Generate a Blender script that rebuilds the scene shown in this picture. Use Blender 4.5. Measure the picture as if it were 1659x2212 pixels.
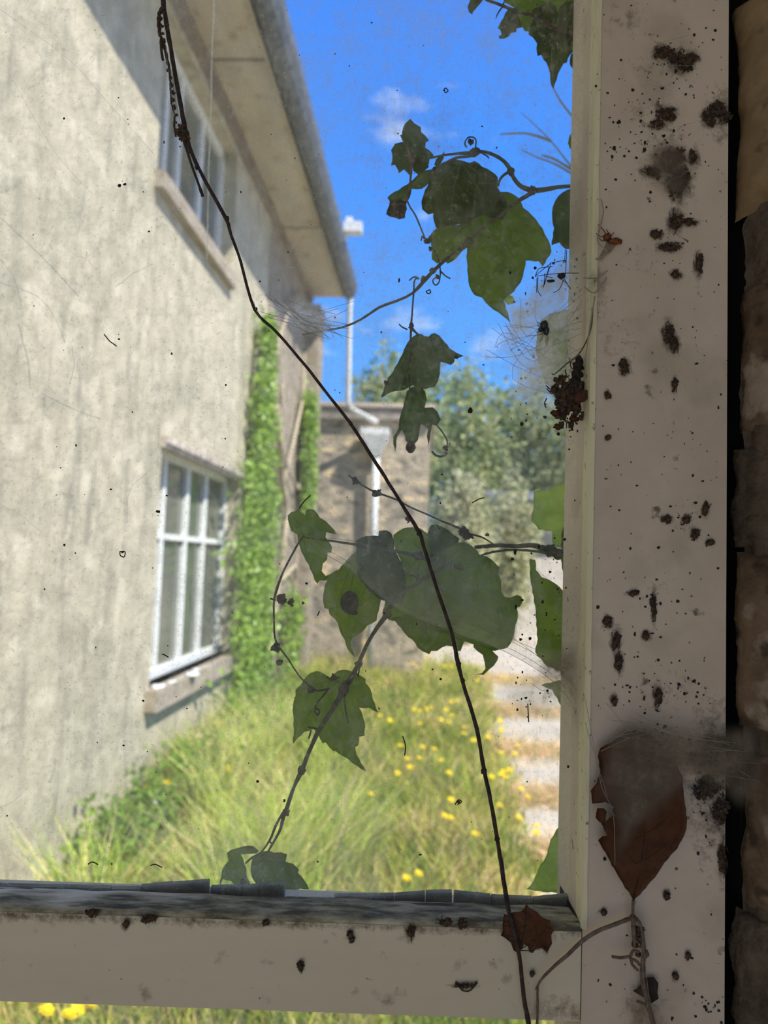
import bpy, math, random
import numpy as np
from mathutils import Vector, Matrix, noise, geometry
random.seed(7)
for o in list(bpy.data.objects): bpy.data.objects.remove(o)
sc = bpy.context.scene
COL = sc.collection
R = math.radians

# ------------------------------------------------------------------ camera
F = 1598.0; PITCH = R(3.78); ROLL = R(2.0); YAW = R(3.53)
fwd = Vector((0, math.cos(PITCH), math.sin(PITCH)))
up0 = Vector((0, -math.sin(PITCH), math.cos(PITCH))); rt0 = Vector((1, 0, 0))
rt = rt0*math.cos(ROLL) + up0*math.sin(ROLL)
up = up0*math.cos(ROLL) - rt0*math.sin(ROLL)
cam = bpy.data.cameras.new('camera'); camo = bpy.data.objects.new('camera', cam); COL.objects.link(camo)
m = Matrix((rt, up, -fwd)).transposed().to_4x4(); camo.matrix_world = m
cam.sensor_fit = 'VERTICAL'; cam.sensor_height = 36.0; cam.sensor_width = 27.0; cam.lens = F/2212*36
cam.clip_start = 0.02; cam.clip_end = 400
cam.dof.use_dof = True; cam.dof.focus_distance = 0.45; cam.dof.aperture_fstop = 8.0
sc.camera = camo
sc.view_settings.view_transform = 'Standard'; sc.view_settings.look = 'None'
sc.view_settings.exposure = 0.30; sc.view_settings.gamma = 1.0; sc.view_settings.use_curve_mapping = False

# ------------------------------------------------------------------ sky and sun
SUN_UVZ = Vector((-1.0, 0.7, -1.5))          # travel direction in the house's own axes
def uv(u, v, z=0.0):                          # house axes -> world
    c, s = math.cos(YAW), math.sin(YAW)
    return Vector((u*c + v*s, -u*s + v*c, z))
w = bpy.data.worlds.new('sky'); sc.world = w; w.use_nodes = True
nt = w.node_tree; N = nt.nodes; L = nt.links; N.clear()
out = N.new('ShaderNodeOutputWorld'); bg = N.new('ShaderNodeBackground'); L.new(bg.outputs[0], out.inputs[0])
tc = N.new('ShaderNodeTexCoord'); sep = N.new('ShaderNodeSeparateXYZ'); L.new(tc.outputs['Generated'], sep.inputs[0])
rp = N.new('ShaderNodeValToRGB'); L.new(sep.outputs[2], rp.inputs[0])
e = rp.color_ramp.elements
e[0].position = 0.0; e[0].color = (0.30, 0.55, 0.90, 1)
e[1].position = 0.75; e[1].color = (0.045, 0.20, 0.78, 1)
x = e.new(0.12); x.color = (0.14, 0.44, 0.98, 1)
x = e.new(0.45); x.color = (0.065, 0.29, 0.93, 1)
nz = N.new('ShaderNodeTexNoise'); nz.inputs['Scale'].default_value = 5.5; nz.inputs['Detail'].default_value = 5; nz.inputs['Roughness'].default_value = .6
mp = N.new('ShaderNodeMapping'); mp.inputs['Scale'].default_value = (1, 1, 2.2); mp.inputs['Location'].default_value = (0.35, 0.2, 0.1)
L.new(tc.outputs['Generated'], mp.inputs[0]); L.new(mp.outputs[0], nz.inputs[0])
cr = N.new('ShaderNodeValToRGB'); L.new(nz.outputs[0], cr.inputs[0])
cr.color_ramp.elements[0].position = .57; cr.color_ramp.elements[0].color = (0, 0, 0, 1)
cr.color_ramp.elements[1].position = .74; cr.color_ramp.elements[1].color = (.75, .75, .75, 1)
mx = N.new('ShaderNodeMix'); mx.data_type = 'RGBA'; L.new(cr.outputs[0], mx.inputs[0]); L.new(rp.outputs[0], mx.inputs[6]); mx.inputs[7].default_value = (.72, .82, .95, 1)
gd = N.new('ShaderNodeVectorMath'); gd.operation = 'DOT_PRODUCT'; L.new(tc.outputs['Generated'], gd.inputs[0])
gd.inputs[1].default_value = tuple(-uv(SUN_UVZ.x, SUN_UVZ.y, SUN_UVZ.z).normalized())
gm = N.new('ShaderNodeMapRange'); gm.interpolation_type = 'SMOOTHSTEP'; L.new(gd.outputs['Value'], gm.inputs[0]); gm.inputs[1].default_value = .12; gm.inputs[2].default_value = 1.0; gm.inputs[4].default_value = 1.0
ga = N.new('ShaderNodeMix'); ga.data_type = 'RGBA'; ga.blend_type = 'ADD'; L.new(gm.outputs[0], ga.inputs[0]); L.new(mx.outputs[2], ga.inputs[6]); ga.inputs[7].default_value = (.10, .075, .035, 1)   # warm sky glow round the sun, added to warm the indoor fill
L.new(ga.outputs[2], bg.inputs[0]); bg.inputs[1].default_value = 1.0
sl = bpy.data.lights.new('sun', 'SUN'); so = bpy.data.objects.new('sun', sl); COL.objects.link(so)
sl.energy = 6.2; sl.angle = R(0.6); sl.color = (1.0, .95, .84)
sd = uv(SUN_UVZ.x, SUN_UVZ.y, SUN_UVZ.z).normalized()
so.rotation_euler = sd.to_track_quat('-Z', 'Y').to_euler(); so.location = (3, -3, 8)

# ------------------------------------------------------------------ helpers
def P(px, py, Y):
    d = fwd + rt*((px-829.5)/F) + up*((1106-py)/F)
    return d*(Y/d.y)
CAMINV = camo.matrix_world.inverted()
class MB:
    def __init__(s): s.v = []; s.f = []; s.m = []; s.sm = []; s.cover = None
    def add(s, vs, fs, mi=0, smooth=False):
        b = len(s.v); s.v += [Vector(q) for q in vs]
        s.f += [[b+i for i in q] for q in fs]; s.m += [mi]*len(fs); s.sm += [smooth]*len(fs)
        return s
    def box(s, x0, x1, y0, y1, z0, z1, mi=0, T=None):
        vs = [(x, y, z) for x in (x0, x1) for y in (y0, y1) for z in (z0, z1)]
        if T: vs = [T(*q) for q in vs]
        return s.add(vs, [(0,1,3,2),(4,6,7,5),(0,4,5,1),(2,3,7,6),(0,2,6,4),(1,5,7,3)], mi)
    def tube(s, pts, rad, n=7, mi=0, cap=True):
        pts = [Vector(p) for p in pts]
        if not hasattr(rad, '__len__'): rad = [rad]*len(pts)
        vs = []; prev = None
        for i, p in enumerate(pts):
            t = (pts[min(i+1, len(pts)-1)] - pts[max(i-1, 0)])
            t = t.normalized() if t.length > 1e-9 else Vector((0,0,1))
            a = prev if prev is not None else (Vector((0,1,0)) if abs(t.y) < .9 else Vector((1,0,0)))
            a = (a - t*a.dot(t)).normalized(); prev = a; b = t.cross(a)
            for k in range(n):
                an = 2*math.pi*k/n; vs.append(p + (a*math.cos(an) + b*math.sin(an))*rad[i])
        fs = [(i*n+k, i*n+(k+1)%n, (i+1)*n+(k+1)%n, (i+1)*n+k) for i in range(len(pts)-1) for k in range(n)]
        if cap: fs += [tuple(range(n))[::-1], tuple((len(pts)-1)*n+k for k in range(n))]
        return s.add(vs, fs, mi, True)
    def blob(s, c, r, seed=0, amp=.35, freq=1.0, n=9, mi=0, sq=(1,1,1)):
        c = Vector(c); vs = []; fs = []
        for i in range(n+1):
            for k in range(2*n):
                th = math.pi*i/n; ph = math.pi*k/n
                d = Vector((math.sin(th)*math.cos(ph), math.sin(th)*math.sin(ph), math.cos(th)))
                q = 1 + amp*noise.noise(d*freq*1.7 + Vector((seed*3.1, seed, 0))) + amp*.6*noise.noise(d*freq*4 + Vector((seed, 7, 0)))
                vs.append(c + Vector((d.x*sq[0], d.y*sq[1], d.z*sq[2]))*r*q)
        m2 = 2*n
        for i in range(n):
            for k in range(m2): fs.append((i*m2+k, (i+1)*m2+k, (i+1)*m2+(k+1)%m2, i*m2+(k+1)%m2))
        return s.add(vs, fs, mi, True)
ROOT = {}
def build(name, mb, mats, parent=None, label=None, cat=None, group=None, kind=None, mods=None):
    if not isinstance(mats, (list, tuple)): mats = [mats]
    off = ROOT.get(parent.name, Vector((0,0,0))) if parent else Vector((0,0,0))
    me = bpy.data.meshes.new(name)
    me.from_pydata([tuple(q-off) for q in mb.v], [], mb.f)
    for q in mats: me.materials.append(q)
    me.polygons.foreach_set('material_index', mb.m); me.polygons.foreach_set('use_smooth', mb.sm)
    me.update()
    if mb.cover is not None:
        at = me.attributes.new('cover', 'FLOAT', 'POINT'); cv = list(mb.cover)+[1.0]*(len(mb.v)-len(mb.cover)); at.data.foreach_set('value', cv)
    o = bpy.data.objects.new(name, me); COL.objects.link(o)
    if parent: o.parent = parent; ROOT[o.name] = off
    tag(o, label, cat, group, kind)
    return o
def tag(o, label=None, cat=None, group=None, kind=None):
    if label: o['label'] = label
    if cat: o['category'] = cat
    if group: o['group'] = group
    if kind: o['kind'] = kind
    return o
def empty(name, loc, label=None, cat=None, group=None, kind=None):
    o = bpy.data.objects.new(name, None); COL.objects.link(o); o.location = loc; o.empty_display_size = .02
    ROOT[o.name] = Vector(loc)
    return tag(o, label, cat, group, kind)
def center(mb):
    c = sum(mb.v, Vector())/max(1, len(mb.v)); return c
def single(name, mb, mats, label, cat, group=None, kind=None):
    """a thing that is one mesh, origin at its own base"""
    c = center(mb)
    for i in range(len(mb.v)): mb.v[i] = mb.v[i] - c
    o = build(name, mb, mats, None, label, cat, group, kind); o.location = c; ROOT[o.name] = c
    return o
# ------------------------------------------------------------------ materials
def mat(name, col, rough=.8, col2=None, scale=10, detail=6, lo=.4, hi=.6, bump=0, bscale=None, spec=.3, stretch=None, extra=None, transl=0.0, grime=None):
    mt = bpy.data.materials.new(name); mt.use_nodes = True; n = mt.node_tree.nodes; l = mt.node_tree.links
    b = n['Principled BSDF']; b.inputs['Roughness'].default_value = rough; b.inputs['Specular IOR Level'].default_value = spec
    b.inputs['Base Color'].default_value = (*col, 1)
    t = n.new('ShaderNodeTexCoord'); mpn = n.new('ShaderNodeMapping'); l.new(t.outputs['Object'], mpn.inputs[0])
    if stretch: mpn.inputs['Scale'].default_value = stretch
    src = None
    if col2 is not None:
        z = n.new('ShaderNodeTexNoise'); z.inputs['Scale'].default_value = scale; z.inputs['Detail'].default_value = detail; z.inputs['Roughness'].default_value = .65
        l.new(mpn.outputs[0], z.inputs[0]); r = n.new('ShaderNodeMapRange'); r.inputs[1].default_value = lo; r.inputs[2].default_value = hi
        l.new(z.outputs[0], r.inputs[0]); mm = n.new('ShaderNodeMix'); mm.data_type = 'RGBA'
        l.new(r.outputs[0], mm.inputs[0]); mm.inputs[6].default_value = (*col, 1); mm.inputs[7].default_value = (*col2, 1)
        src = mm.outputs[2]
    for ex in (extra or []):      # (colour, scale, lo, hi, stretch, strength)
        z = n.new('ShaderNodeTexNoise'); z.inputs['Scale'].default_value = ex[1]; z.inputs['Detail'].default_value = 5
        mp2 = n.new('ShaderNodeMapping'); mp2.inputs['Scale'].default_value = ex[4] or (1,1,1); mp2.inputs['Location'].default_value = (ex[1]*.37, 1.3, ex[1]*.11)
        l.new(t.outputs['Object'], mp2.inputs[0]); l.new(mp2.outputs[0], z.inputs[0])
        r = n.new('ShaderNodeMapRange'); r.inputs[1].default_value = ex[2]; r.inputs[2].default_value = ex[3]; r.inputs[4].default_value = ex[5]
        l.new(z.outputs[0], r.inputs[0]); mm = n.new('ShaderNodeMix'); mm.data_type = 'RGBA'; l.new(r.outputs[0], mm.inputs[0])
        if src: l.new(src, mm.inputs[6])
        else: mm.inputs[6].default_value = (*col, 1)
        mm.inputs[7].default_value = (*ex[0], 1); src = mm.outputs[2]
    if grime:      # dirt that clings round each clump, where the mesh says it lies
        at = n.new('ShaderNodeAttribute'); at.attribute_name = 'cover'
        z = n.new('ShaderNodeTexNoise'); z.inputs['Scale'].default_value = 170; z.inputs['Detail'].default_value = 7; z.inputs['Roughness'].default_value = .75; l.new(t.outputs['Object'], z.inputs[0])
        a1 = n.new('ShaderNodeMath'); a1.operation = 'MULTIPLY_ADD'; l.new(z.outputs[0], a1.inputs[0]); a1.inputs[1].default_value = 3.2; a1.inputs[2].default_value = -1.6
        a2 = n.new('ShaderNodeMath'); a2.operation = 'ADD'; l.new(a1.outputs[0], a2.inputs[0]); a3 = n.new('ShaderNodeMath'); a3.operation = 'MULTIPLY'; l.new(at.outputs['Fac'], a3.inputs[0]); a3.inputs[1].default_value = 1.7; a3b = n.new('ShaderNodeMath'); a3b.operation = 'SUBTRACT'; l.new(a3.outputs[0], a3b.inputs[0]); a3b.inputs[1].default_value = .55; l.new(a3b.outputs[0], a2.inputs[1])
        a4 = n.new('ShaderNodeMath'); a4.operation = 'MULTIPLY'; a4.use_clamp = True; l.new(a2.outputs[0], a4.inputs[0]); a4.inputs[1].default_value = .95
        a5 = n.new('ShaderNodeMath'); a5.operation = 'MULTIPLY'; a5.use_clamp = True; l.new(at.outputs['Fac'], a5.inputs[0]); a5.inputs[1].default_value = 3.0
        a6 = n.new('ShaderNodeMath'); a6.operation = 'MULTIPLY'; l.new(a4.outputs[0], a6.inputs[0]); l.new(a5.outputs[0], a6.inputs[1])
        mm = n.new('ShaderNodeMix'); mm.data_type = 'RGBA'; l.new(a6.outputs[0], mm.inputs[0])
        if src: l.new(src, mm.inputs[6])
        mm.inputs[7].default_value = (*grime, 1); src = mm.outputs[2]
    if src: l.new(src, b.inputs['Base Color'])
    if bump:
        z = n.new('ShaderNodeTexNoise'); z.inputs['Scale'].default_value = bscale or scale*2; z.inputs['Detail'].default_value = 6
        l.new(mpn.outputs[0], z.inputs[0]); bp = n.new('ShaderNodeBump'); bp.inputs['Strength'].default_value = 1.0; bp.inputs['Distance'].default_value = bump
        l.new(z.outputs[0], bp.inputs['Height']); l.new(bp.outputs[0], b.inputs['Normal'])
    if transl:
        tr = n.new('ShaderNodeBsdfTranslucent'); ms = n.new('ShaderNodeMixShader'); ms.inputs[0].default_value = transl
        if src: l.new(src, tr.inputs[0])
        else: tr.inputs[0].default_value = (*col, 1)
        l.new(b.outputs[0], ms.inputs[1]); l.new(tr.outputs[0], ms.inputs[2]); l.new(ms.outputs[0], n['Material Output'].inputs[0])
    return mt
def veil(name, col, base, amp, scale, fine=None, transl=.6, stretch=None, blotch=None, cover=False):
    """transparent film carrying dust: the cover varies with noise"""
    mt = bpy.data.materials.new(name); mt.use_nodes = True; n = mt.node_tree.nodes; l = mt.node_tree.links; n.clear()
    o = n.new('ShaderNodeOutputMaterial'); tp = n.new('ShaderNodeBsdfTransparent'); d = n.new('ShaderNodeBsdfDiffuse'); tr = n.new('ShaderNodeBsdfTranslucent')
    d.inputs[0].default_value = (*col, 1); tr.inputs[0].default_value = (*col, 1)
    m1 = n.new('ShaderNodeMixShader'); m1.inputs[0].default_value = transl; l.new(d.outputs[0], m1.inputs[1]); l.new(tr.outputs[0], m1.inputs[2])
    m2 = n.new('ShaderNodeMixShader'); l.new(tp.outputs[0], m2.inputs[1]); l.new(m1.outputs[0], m2.inputs[2]); l.new(m2.outputs[0], o.inputs[0])
    t = n.new('ShaderNodeTexCoord')
    def nz(sc_, lo, hi, a, b, st=None, det=6, loc=(0,0,0)):
        mpn = n.new('ShaderNodeMapping'); mpn.inputs['Scale'].default_value = st or (1,1,1); mpn.inputs['Location'].default_value = loc
        l.new(t.outputs['Object'], mpn.inputs[0])
        z = n.new('ShaderNodeTexNoise'); z.inputs['Scale'].default_value = sc_; z.inputs['Detail'].default_value = det; z.inputs['Roughness'].default_value = .7
        l.new(mpn.outputs[0], z.inputs[0]); r = n.new('ShaderNodeMapRange'); r.inputs[1].default_value = lo; r.inputs[2].default_value = hi; r.inputs[3].default_value = a; r.inputs[4].default_value = b
        l.new(z.outputs[0], r.inputs[0]); return r.outputs[0]
    cur = nz(scale, .3, .7, base, base+amp, stretch)
    for q in (fine or []):
        v = nz(*q); a = n.new('ShaderNodeMath'); a.operation = 'ADD'; a.use_clamp = True; l.new(cur, a.inputs[0]); l.new(v, a.inputs[1]); cur = a.outputs[0]
    for (cx, cz, rx, rz, am) in (blotch or []):       # settled dust patches with a place of their own
        mpn = n.new('ShaderNodeMapping'); mpn.vector_type = 'POINT'; mpn.inputs['Location'].default_value = (-cx/rx, 0, -cz/rz); mpn.inputs['Scale'].default_value = (1/rx, 0, 1/rz)
        l.new(t.outputs['Object'], mpn.inputs[0]); ln = n.new('ShaderNodeVectorMath'); ln.operation = 'LENGTH'; l.new(mpn.outputs[0], ln.inputs[0])
        zz = n.new('ShaderNodeTexNoise'); zz.inputs['Scale'].default_value = 45; zz.inputs['Detail'].default_value = 5; l.new(t.outputs['Object'], zz.inputs[0])
        ad = n.new('ShaderNodeMath'); ad.operation = 'MULTIPLY_ADD'; l.new(zz.outputs[0], ad.inputs[0]); ad.inputs[1].default_value = 1.4; ad.inputs[2].default_value = -.7
        a2 = n.new('ShaderNodeMath'); a2.operation = 'ADD'; l.new(ln.outputs['Value'], a2.inputs[0]); l.new(ad.outputs[0], a2.inputs[1])
        r = n.new('ShaderNodeMapRange'); r.interpolation_type = 'SMOOTHSTEP'; r.inputs[1].default_value = 1.0; r.inputs[2].default_value = .2; r.inputs[3].default_value = 0; r.inputs[4].default_value = am
        l.new(a2.outputs[0], r.inputs[0]); a = n.new('ShaderNodeMath'); a.operation = 'ADD'; a.use_clamp = True; l.new(cur, a.inputs[0]); l.new(r.outputs[0], a.inputs[1]); cur = a.outputs[0]
    if cover:
        at = n.new('ShaderNodeAttribute'); at.attribute_name = 'cover'; a = n.new('ShaderNodeMath'); a.operation = 'MULTIPLY'; a.use_clamp = True
        l.new(cur, a.inputs[0]); l.new(at.outputs['Fac'], a.inputs[1]); cur = a.outputs[0]
    l.new(cur, m2.inputs[0])
    return mt
def leafmat(name, c1, c2, tr=.7, scale=60):
    return mat(name, c1, .55, c2, scale=scale, detail=4, lo=.38, hi=.62, bump=.0003, bscale=220, spec=.25, transl=tr)

PAINT = mat('aged_paint', (.70,.605,.475), .65, (.58,.49,.37), scale=9, lo=.42, hi=.68, bump=.0003, bscale=60, grime=(.075,.058,.042),
            extra=[((.10,.08,.06), 70, .66, .72, None, .85), ((.36,.31,.21), 22, .56, .72, None, .5), ((.07,.055,.04), 260, .68, .72, None, .9)])
BEADP = mat('bead_paint', (.80,.77,.50), .6, (.66,.60,.38), scale=40, lo=.45, hi=.65, bump=.0002, stretch=(1,1,.15), extra=[((.16,.11,.07), 150, .62, .70, None, .85)])
RAILP = mat('rail_paint', (.74,.68,.50), .6, (.66,.59,.42), scale=8, lo=.4, hi=.7, bump=.0004, bscale=30, stretch=(.2,1,1), grime=(.17,.12,.065),
            extra=[((.22,.17,.10), 60, .62, .74, None, .8), ((.10,.08,.06), 230, .69, .73, None, .9)])
WEATH = mat('weathered_paint', (.44,.42,.28), .9, (.12,.115,.075), scale=110, lo=.40, hi=.60, bump=.0012, bscale=200, stretch=(.35,1,1),
            extra=[((.78,.75,.58), 16, .55, .60, (.35,1,1), .9), ((.06,.07,.05), 90, .6, .66, (.2,1,1), .9)])
PUTTY = mat('cracked_putty', (.30,.29,.21), .9, (.14,.135,.10), scale=60, lo=.4, hi=.6, bump=.0008, bscale=120, stretch=(.4,1,1))
DARK = mat('dark_gap', (.02,.018,.015), .95)
STONE = mat('stone', (.25,.175,.105), .9, (.13,.09,.055), scale=26, lo=.38, hi=.62, bump=.004, bscale=60, extra=[((.50,.42,.32), 22, .58, .64, None, .6), ((.05,.038,.026), 60, .54, .66, None, .8)])
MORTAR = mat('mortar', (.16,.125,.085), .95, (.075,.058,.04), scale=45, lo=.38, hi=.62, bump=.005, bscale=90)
PLASTER = mat('plaster', (.55,.47,.35), .9, (.47,.40,.30), scale=3, bump=.002)
TIMBER = mat('floor_screed', (.40,.34,.24), .8, (.33,.28,.20), scale=3, stretch=(1,8,1))
GLASS = veil('dusty_glass', (.60,.60,.48), .03, .14, 9, fine=[(430, .56, .68, 0, .34), (150, .50, .72, 0, .24), (60, .52, .74, 0, .22, (1.5,1,.25)), (28, .48, .70, 0, .22, (1,1,1), 9, (2,0,1))], transl=.62,
             blotch=[(-.02,.12,.04,.02,.45), (.11,.145,.035,.06,.42), (-.17,.05,.14,.34,.07), (.118,.065,.03,.02,.3), (-.235,-.12,.08,.2,.12)])
WEB = veil('cobweb_sheet', (.90,.88,.68), .04, .10, 30, fine=[(500, .5, .75, 0, .12)], transl=.75, cover=True)
WEBD = veil('dusty_web', (.33,.28,.21), .25, .5, 45, fine=[(260, .45, .7, 0, .5)], transl=.4, cover=True)
WEBL = veil('pale_web', (.88,.90,.92), .10, .80, 42, fine=[(260, .45, .7, 0, .35)], transl=.75, cover=True)
THREAD = mat('web_thread', (.55,.52,.45), .8, transl=.4)
TWIG = mat('dead_twig_bark', (.075,.05,.04), .8, (.035,.025,.022), scale=300, bump=.0003, bscale=600)
BARK = mat('vine_bark', (.11,.10,.06), .8, (.06,.06,.04), scale=200, bump=.0002)
BARKG = mat('green_stem', (.10,.13,.08), .7, (.06,.08,.05), scale=200)
GREYBR = mat('grey_brown_stalk', (.21,.165,.12), .85, (.12,.09,.065), scale=260, bump=.0002)
GL_MID = leafmat('leaf_green', (.28,.40,.02), (.21,.31,.018))
GL_BRT = leafmat('leaf_bright', (.37,.49,.012), (.28,.39,.010))
GL_DRK = leafmat('leaf_dark', (.12,.18,.025), (.085,.135,.02))
GL_TEAL = leafmat('leaf_teal', (.155,.24,.085), (.115,.185,.065))
GL_PALE = leafmat('leaf_pale', (.62,.74,.26), (.48,.60,.20))
GL_GREY = leafmat('leaf_grey', (.22,.31,.12), (.165,.24,.09))
VEIN = mat('leaf_vein', (.42,.52,.14), .6, transl=.6)
BR_LEAF = leafmat('leaf_brown', (.135,.055,.022), (.085,.034,.016), tr=.25, scale=90)
BR_DARK = leafmat('leaf_dark_brown', (.06,.035,.025), (.03,.02,.016), tr=.2)
BR_GREY = leafmat('leaf_grey_brown', (.11,.075,.055), (.05,.035,.03), tr=.4, scale=180)
DEBRIS = mat('dark_debris', (.05,.038,.028), .95, (.13,.08,.045), scale=260, lo=.45, hi=.62, bump=.0006, bscale=500)
SPECK = mat('droppings', (.03,.024,.02), .8)
FLY = mat('insect_body', (.015,.018,.022), .4, spec=.6)
WASP = mat('wasp_body', (.25,.08,.02), .5, (.05,.02,.01), scale=500)
SHELL = mat('snail_shell', (.085,.075,.05), .6, (.035,.035,.03), scale=130, bump=.0003)
WING = veil('insect_wing', (.5,.42,.3), .35, .2, 200)

POST_CLUMPS = [(1432,112,20,13,1,'dark dirt clump near the top of the post, its left wing'),(1470,132,24,22,2,'largest black dirt clump near the top of the post'),(1495,128,14,16,3,'dirt clump with a pale bit, right wing of the topmost mass'),
          (1555,242,24,22,4,'dirt clump reaching the post edge above the big mass'),(1532,252,14,18,5,'tangled dirt just left of the clump at the post edge'),(1440,245,20,16,6,'thin curled dirt trail in the upper post centre'),(1420,268,14,10,7,'small dirt bit beneath the curled trail'),
          (1455,345,24,26,8,'upper half of the biggest fuzzy dirt mass on the post'),(1468,395,22,36,9,'lower tail of the biggest fuzzy dirt mass on the post'),(1408,372,22,12,10,'reddish brown dirt left of the big fuzzy mass'),(1500,342,10,16,45,'rusty bit at the right of the big fuzzy mass'),
          (1460,478,15,24,11,'dirt clump directly below the big fuzzy mass'),(1420,505,12,9,12,'small dirt clump left of the lower one'),(1492,480,14,7,13,'thin dirt streak right of the lower clump'),(1447,532,22,9,14,'flat row of black bits below the lower clump'),
          (1508,575,8,24,15,'long narrow dirt streak at mid post'),(1460,592,11,9,16,'small dark bit beside the long streak'),(1443,722,11,22,17,'black dirt string at the middle of the post, upper piece'),(1458,745,10,16,18,'brownish knot at the lower end of the black string'),
          (1350,792,11,16,19,'fuzzy dark spot left of centre in mid post'),(1312,852,6,7,20,'round black spot near the inner bead'),(1313,945,5,5,21,'lone black dot below the round spot'),(1458,832,4,14,22,'faint brown drip below the black string'),
          (1440,1122,10,8,23,'dirt crumbs in a row in the lower post centre'),(1484,1120,8,8,24,'brown round speck right of the crumb row'),(1502,1152,8,9,25,'brown speck lower right of the round one'),(1525,1100,6,12,26,'black speck pair nearer the post edge'),(1534,1172,8,5,27,'beetle-like dark speck at the right of the post'),
          (1313,1343,10,12,28,'fuzzy black spot above the long grey drip'),(1330,1385,9,22,29,'upper part of the long grey drip'),(1338,1430,8,20,30,'lower part of the long grey drip'),(1398,1374,9,8,31,'brown round crumb right of the grey drip'),
          (1413,1310,4,30,32,'thin beaded dirt string right of centre'),(1366,1282,12,5,33,'small brown curl above the grey drip'),(1420,1503,8,20,34,'grey moth-like dirt patch above the dead leaf'),(1327,1512,6,10,35,'faint grey smudge at lower left of post'),
          (1440,1932,5,9,36,'brown peg-shaped speck right of the dead leaf point'),(1304,1970,5,6,37,'black speck pair beside the rail joint'),(1485,2065,5,8,38,'rust coloured sliver low on the post'),(1460,2108,5,8,39,'thin brown speck below the sliver'),(1520,1640,34,12,40,'dark matted frass under the web, upper part'),
          (1530,1700,30,24,41,'dark matted frass mass right of the big dead leaf'),(1555,1760,20,30,42,'trail of frass running down to the frame edge'),(1562,1850,9,40,43,'lowest frass string along the post edge'),(1555,1610,28,16,44,'dusty frass under the web by the stones')]
RAIL_CLUMPS = [(200,1972,16,8,50,'brown grime patch at the left of the rail top'),(322,1985,14,9,51,'brown grime patch nearer the rail middle'),(270,1998,5,9,52,'thin grime drip left of the rail middle'),(960,1990,16,10,53,'grime patch on the rail left of the small leaf'),(885,2015,8,16,54,'grime drip on the rail under the putty'),(1000,1992,9,12,55,'grime spot touching the small dead leaf'),(755,2018,5,9,56,'dark drip on the rail below the bare putty gap'),(575,1993,6,6,57,'black dot under the rail edge'),(650,2088,4,12,58,'thin squiggle mark on the rail face'),(760,2030,4,5,59,'dot below the dark drip'),(1180,2045,4,10,60,'thin curl on the rail right of the small leaf'),(1150,2103,5,4,61,'black crumb under the small dead leaf'),(1000,2130,22,3,62,'faint curved dirt stroke low on the rail')]
# ------------------------------------------------------------------ window: frame, glass
GY = .460; FY = .430
zt = P(700, 1979, FY).z; zb = P(700, 2187, FY).z
xl = P(1273, 1106, FY).x; xr = P(1569, 1106, FY).x
win = empty('window_1', (xl, FY, zt), kind='structure'); win['label'] = 'old painted window frame with dirty glass'
# right stile
s = MB(); n = 60
s.box(xl, xr, FY, .490, -.75, .85)
build('stile', s, PAINT, win)
s = MB(); zs = np.linspace(zt-.002, .85, 80)
vs = []; 
for z in zs:
    j = .0006*noise.noise(Vector((0, 0, z*60)))
    vs += [(xl+.0002, FY-.0006, z), (xl+.0022+j, FY-.0012, z), (xl-.0008, FY+.0006, z), (xl+.0008+j*.5, GY-.001, z), (xl+.003, GY-.0005, z)]
fs = []
for i in range(len(zs)-1):
    a = i*5; b = a+5
    for k in ((1,0),(0,2),(2,3),(3,4)): fs.append((a+k[0], a+k[1], b+k[1], b+k[0]))
s.add(vs, fs); build('glazing_bead', s, BEADP, win)
# bottom rail with chamfered top arris
s = MB(); X0 = -.95; xj = xl - .0006
ZB = P(500, 1933, .4585).z
prof = [(FY, zb), (FY, zt-.0035), (FY+.0012, zt-.0008), (FY+.006, zt-.0003), (.4585, ZB), (.4585, zt-.009), (.485, zt-.010), (.485, zb)]
nx = 220; vs = []; fs = []; mi = []
for i in range(nx+1):
    x = X0 + (xj-X0)*i/nx
    for k, (y, z) in enumerate(prof):
        dz = .0009*noise.noise(Vector((x*45, k*2, 0))) if 2 <= k <= 4 else 0
        vs.append((x, y, z+dz))
m_ = len(prof)
for i in range(nx):
    for k in range(m_): fs.append((i*m_+k, (i+1)*m_+k, (i+1)*m_+(k+1) % m_, i*m_+(k+1) % m_)); mi.append(1 if 1 <= k <= 4 else 0)
b = len(s.v); s.add(vs, fs); s.m = mi
s.add([(xj, y, z) for y, z in prof], [tuple(range(m_))])
build('bottom_rail', s, [RAILP, WEATH], win)
s = MB(); s.box(xj-.0002, xl+.0002, FY+.0012, .48, zb, zt); build('joint_gap', s, DARK, win)

def grime_face(x0, x1, z0, z1, y, clumps, extra, name, m_, step=.0011):
    """front face of a member, its vertices carrying how thickly dirt clings"""
    nx_, nz2 = int((x1-x0)/step), int((z1-z0)/step); s = MB(); cv = []
    cs = []
    for q in clumps+extra:
        c = P(q[0], q[1], y); cs.append((c.x, c.z, q[2]*1.25*y/F, q[3]*1.25*y/F, q[6] if len(q) > 6 else 1.0))
    X = np.linspace(x0, x1, nx_+1); Z = np.linspace(z0, z1, nz2+1); XX, ZZ = np.meshgrid(X, Z); G = np.zeros_like(XX)
    for cx, cz, rx, rz, a in cs: G = np.maximum(G, a*np.exp(-.6*(((XX-cx)/rx)**2+((ZZ-cz)/rz)**2)))
    vs = [(XX[j, i], y, ZZ[j, i]) for j in range(nz2+1) for i in range(nx_+1)]
    s.add(vs, [(j*(nx_+1)+i, j*(nx_+1)+i+1, (j+1)*(nx_+1)+i+1, (j+1)*(nx_+1)+i) for j in range(nz2) for i in range(nx_)])
    s.cover = list(G.ravel()); return build(name, s, m_, win)
zlo, zhi = P(1420, 2230, FY).z, P(1420, -20, FY).z
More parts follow.
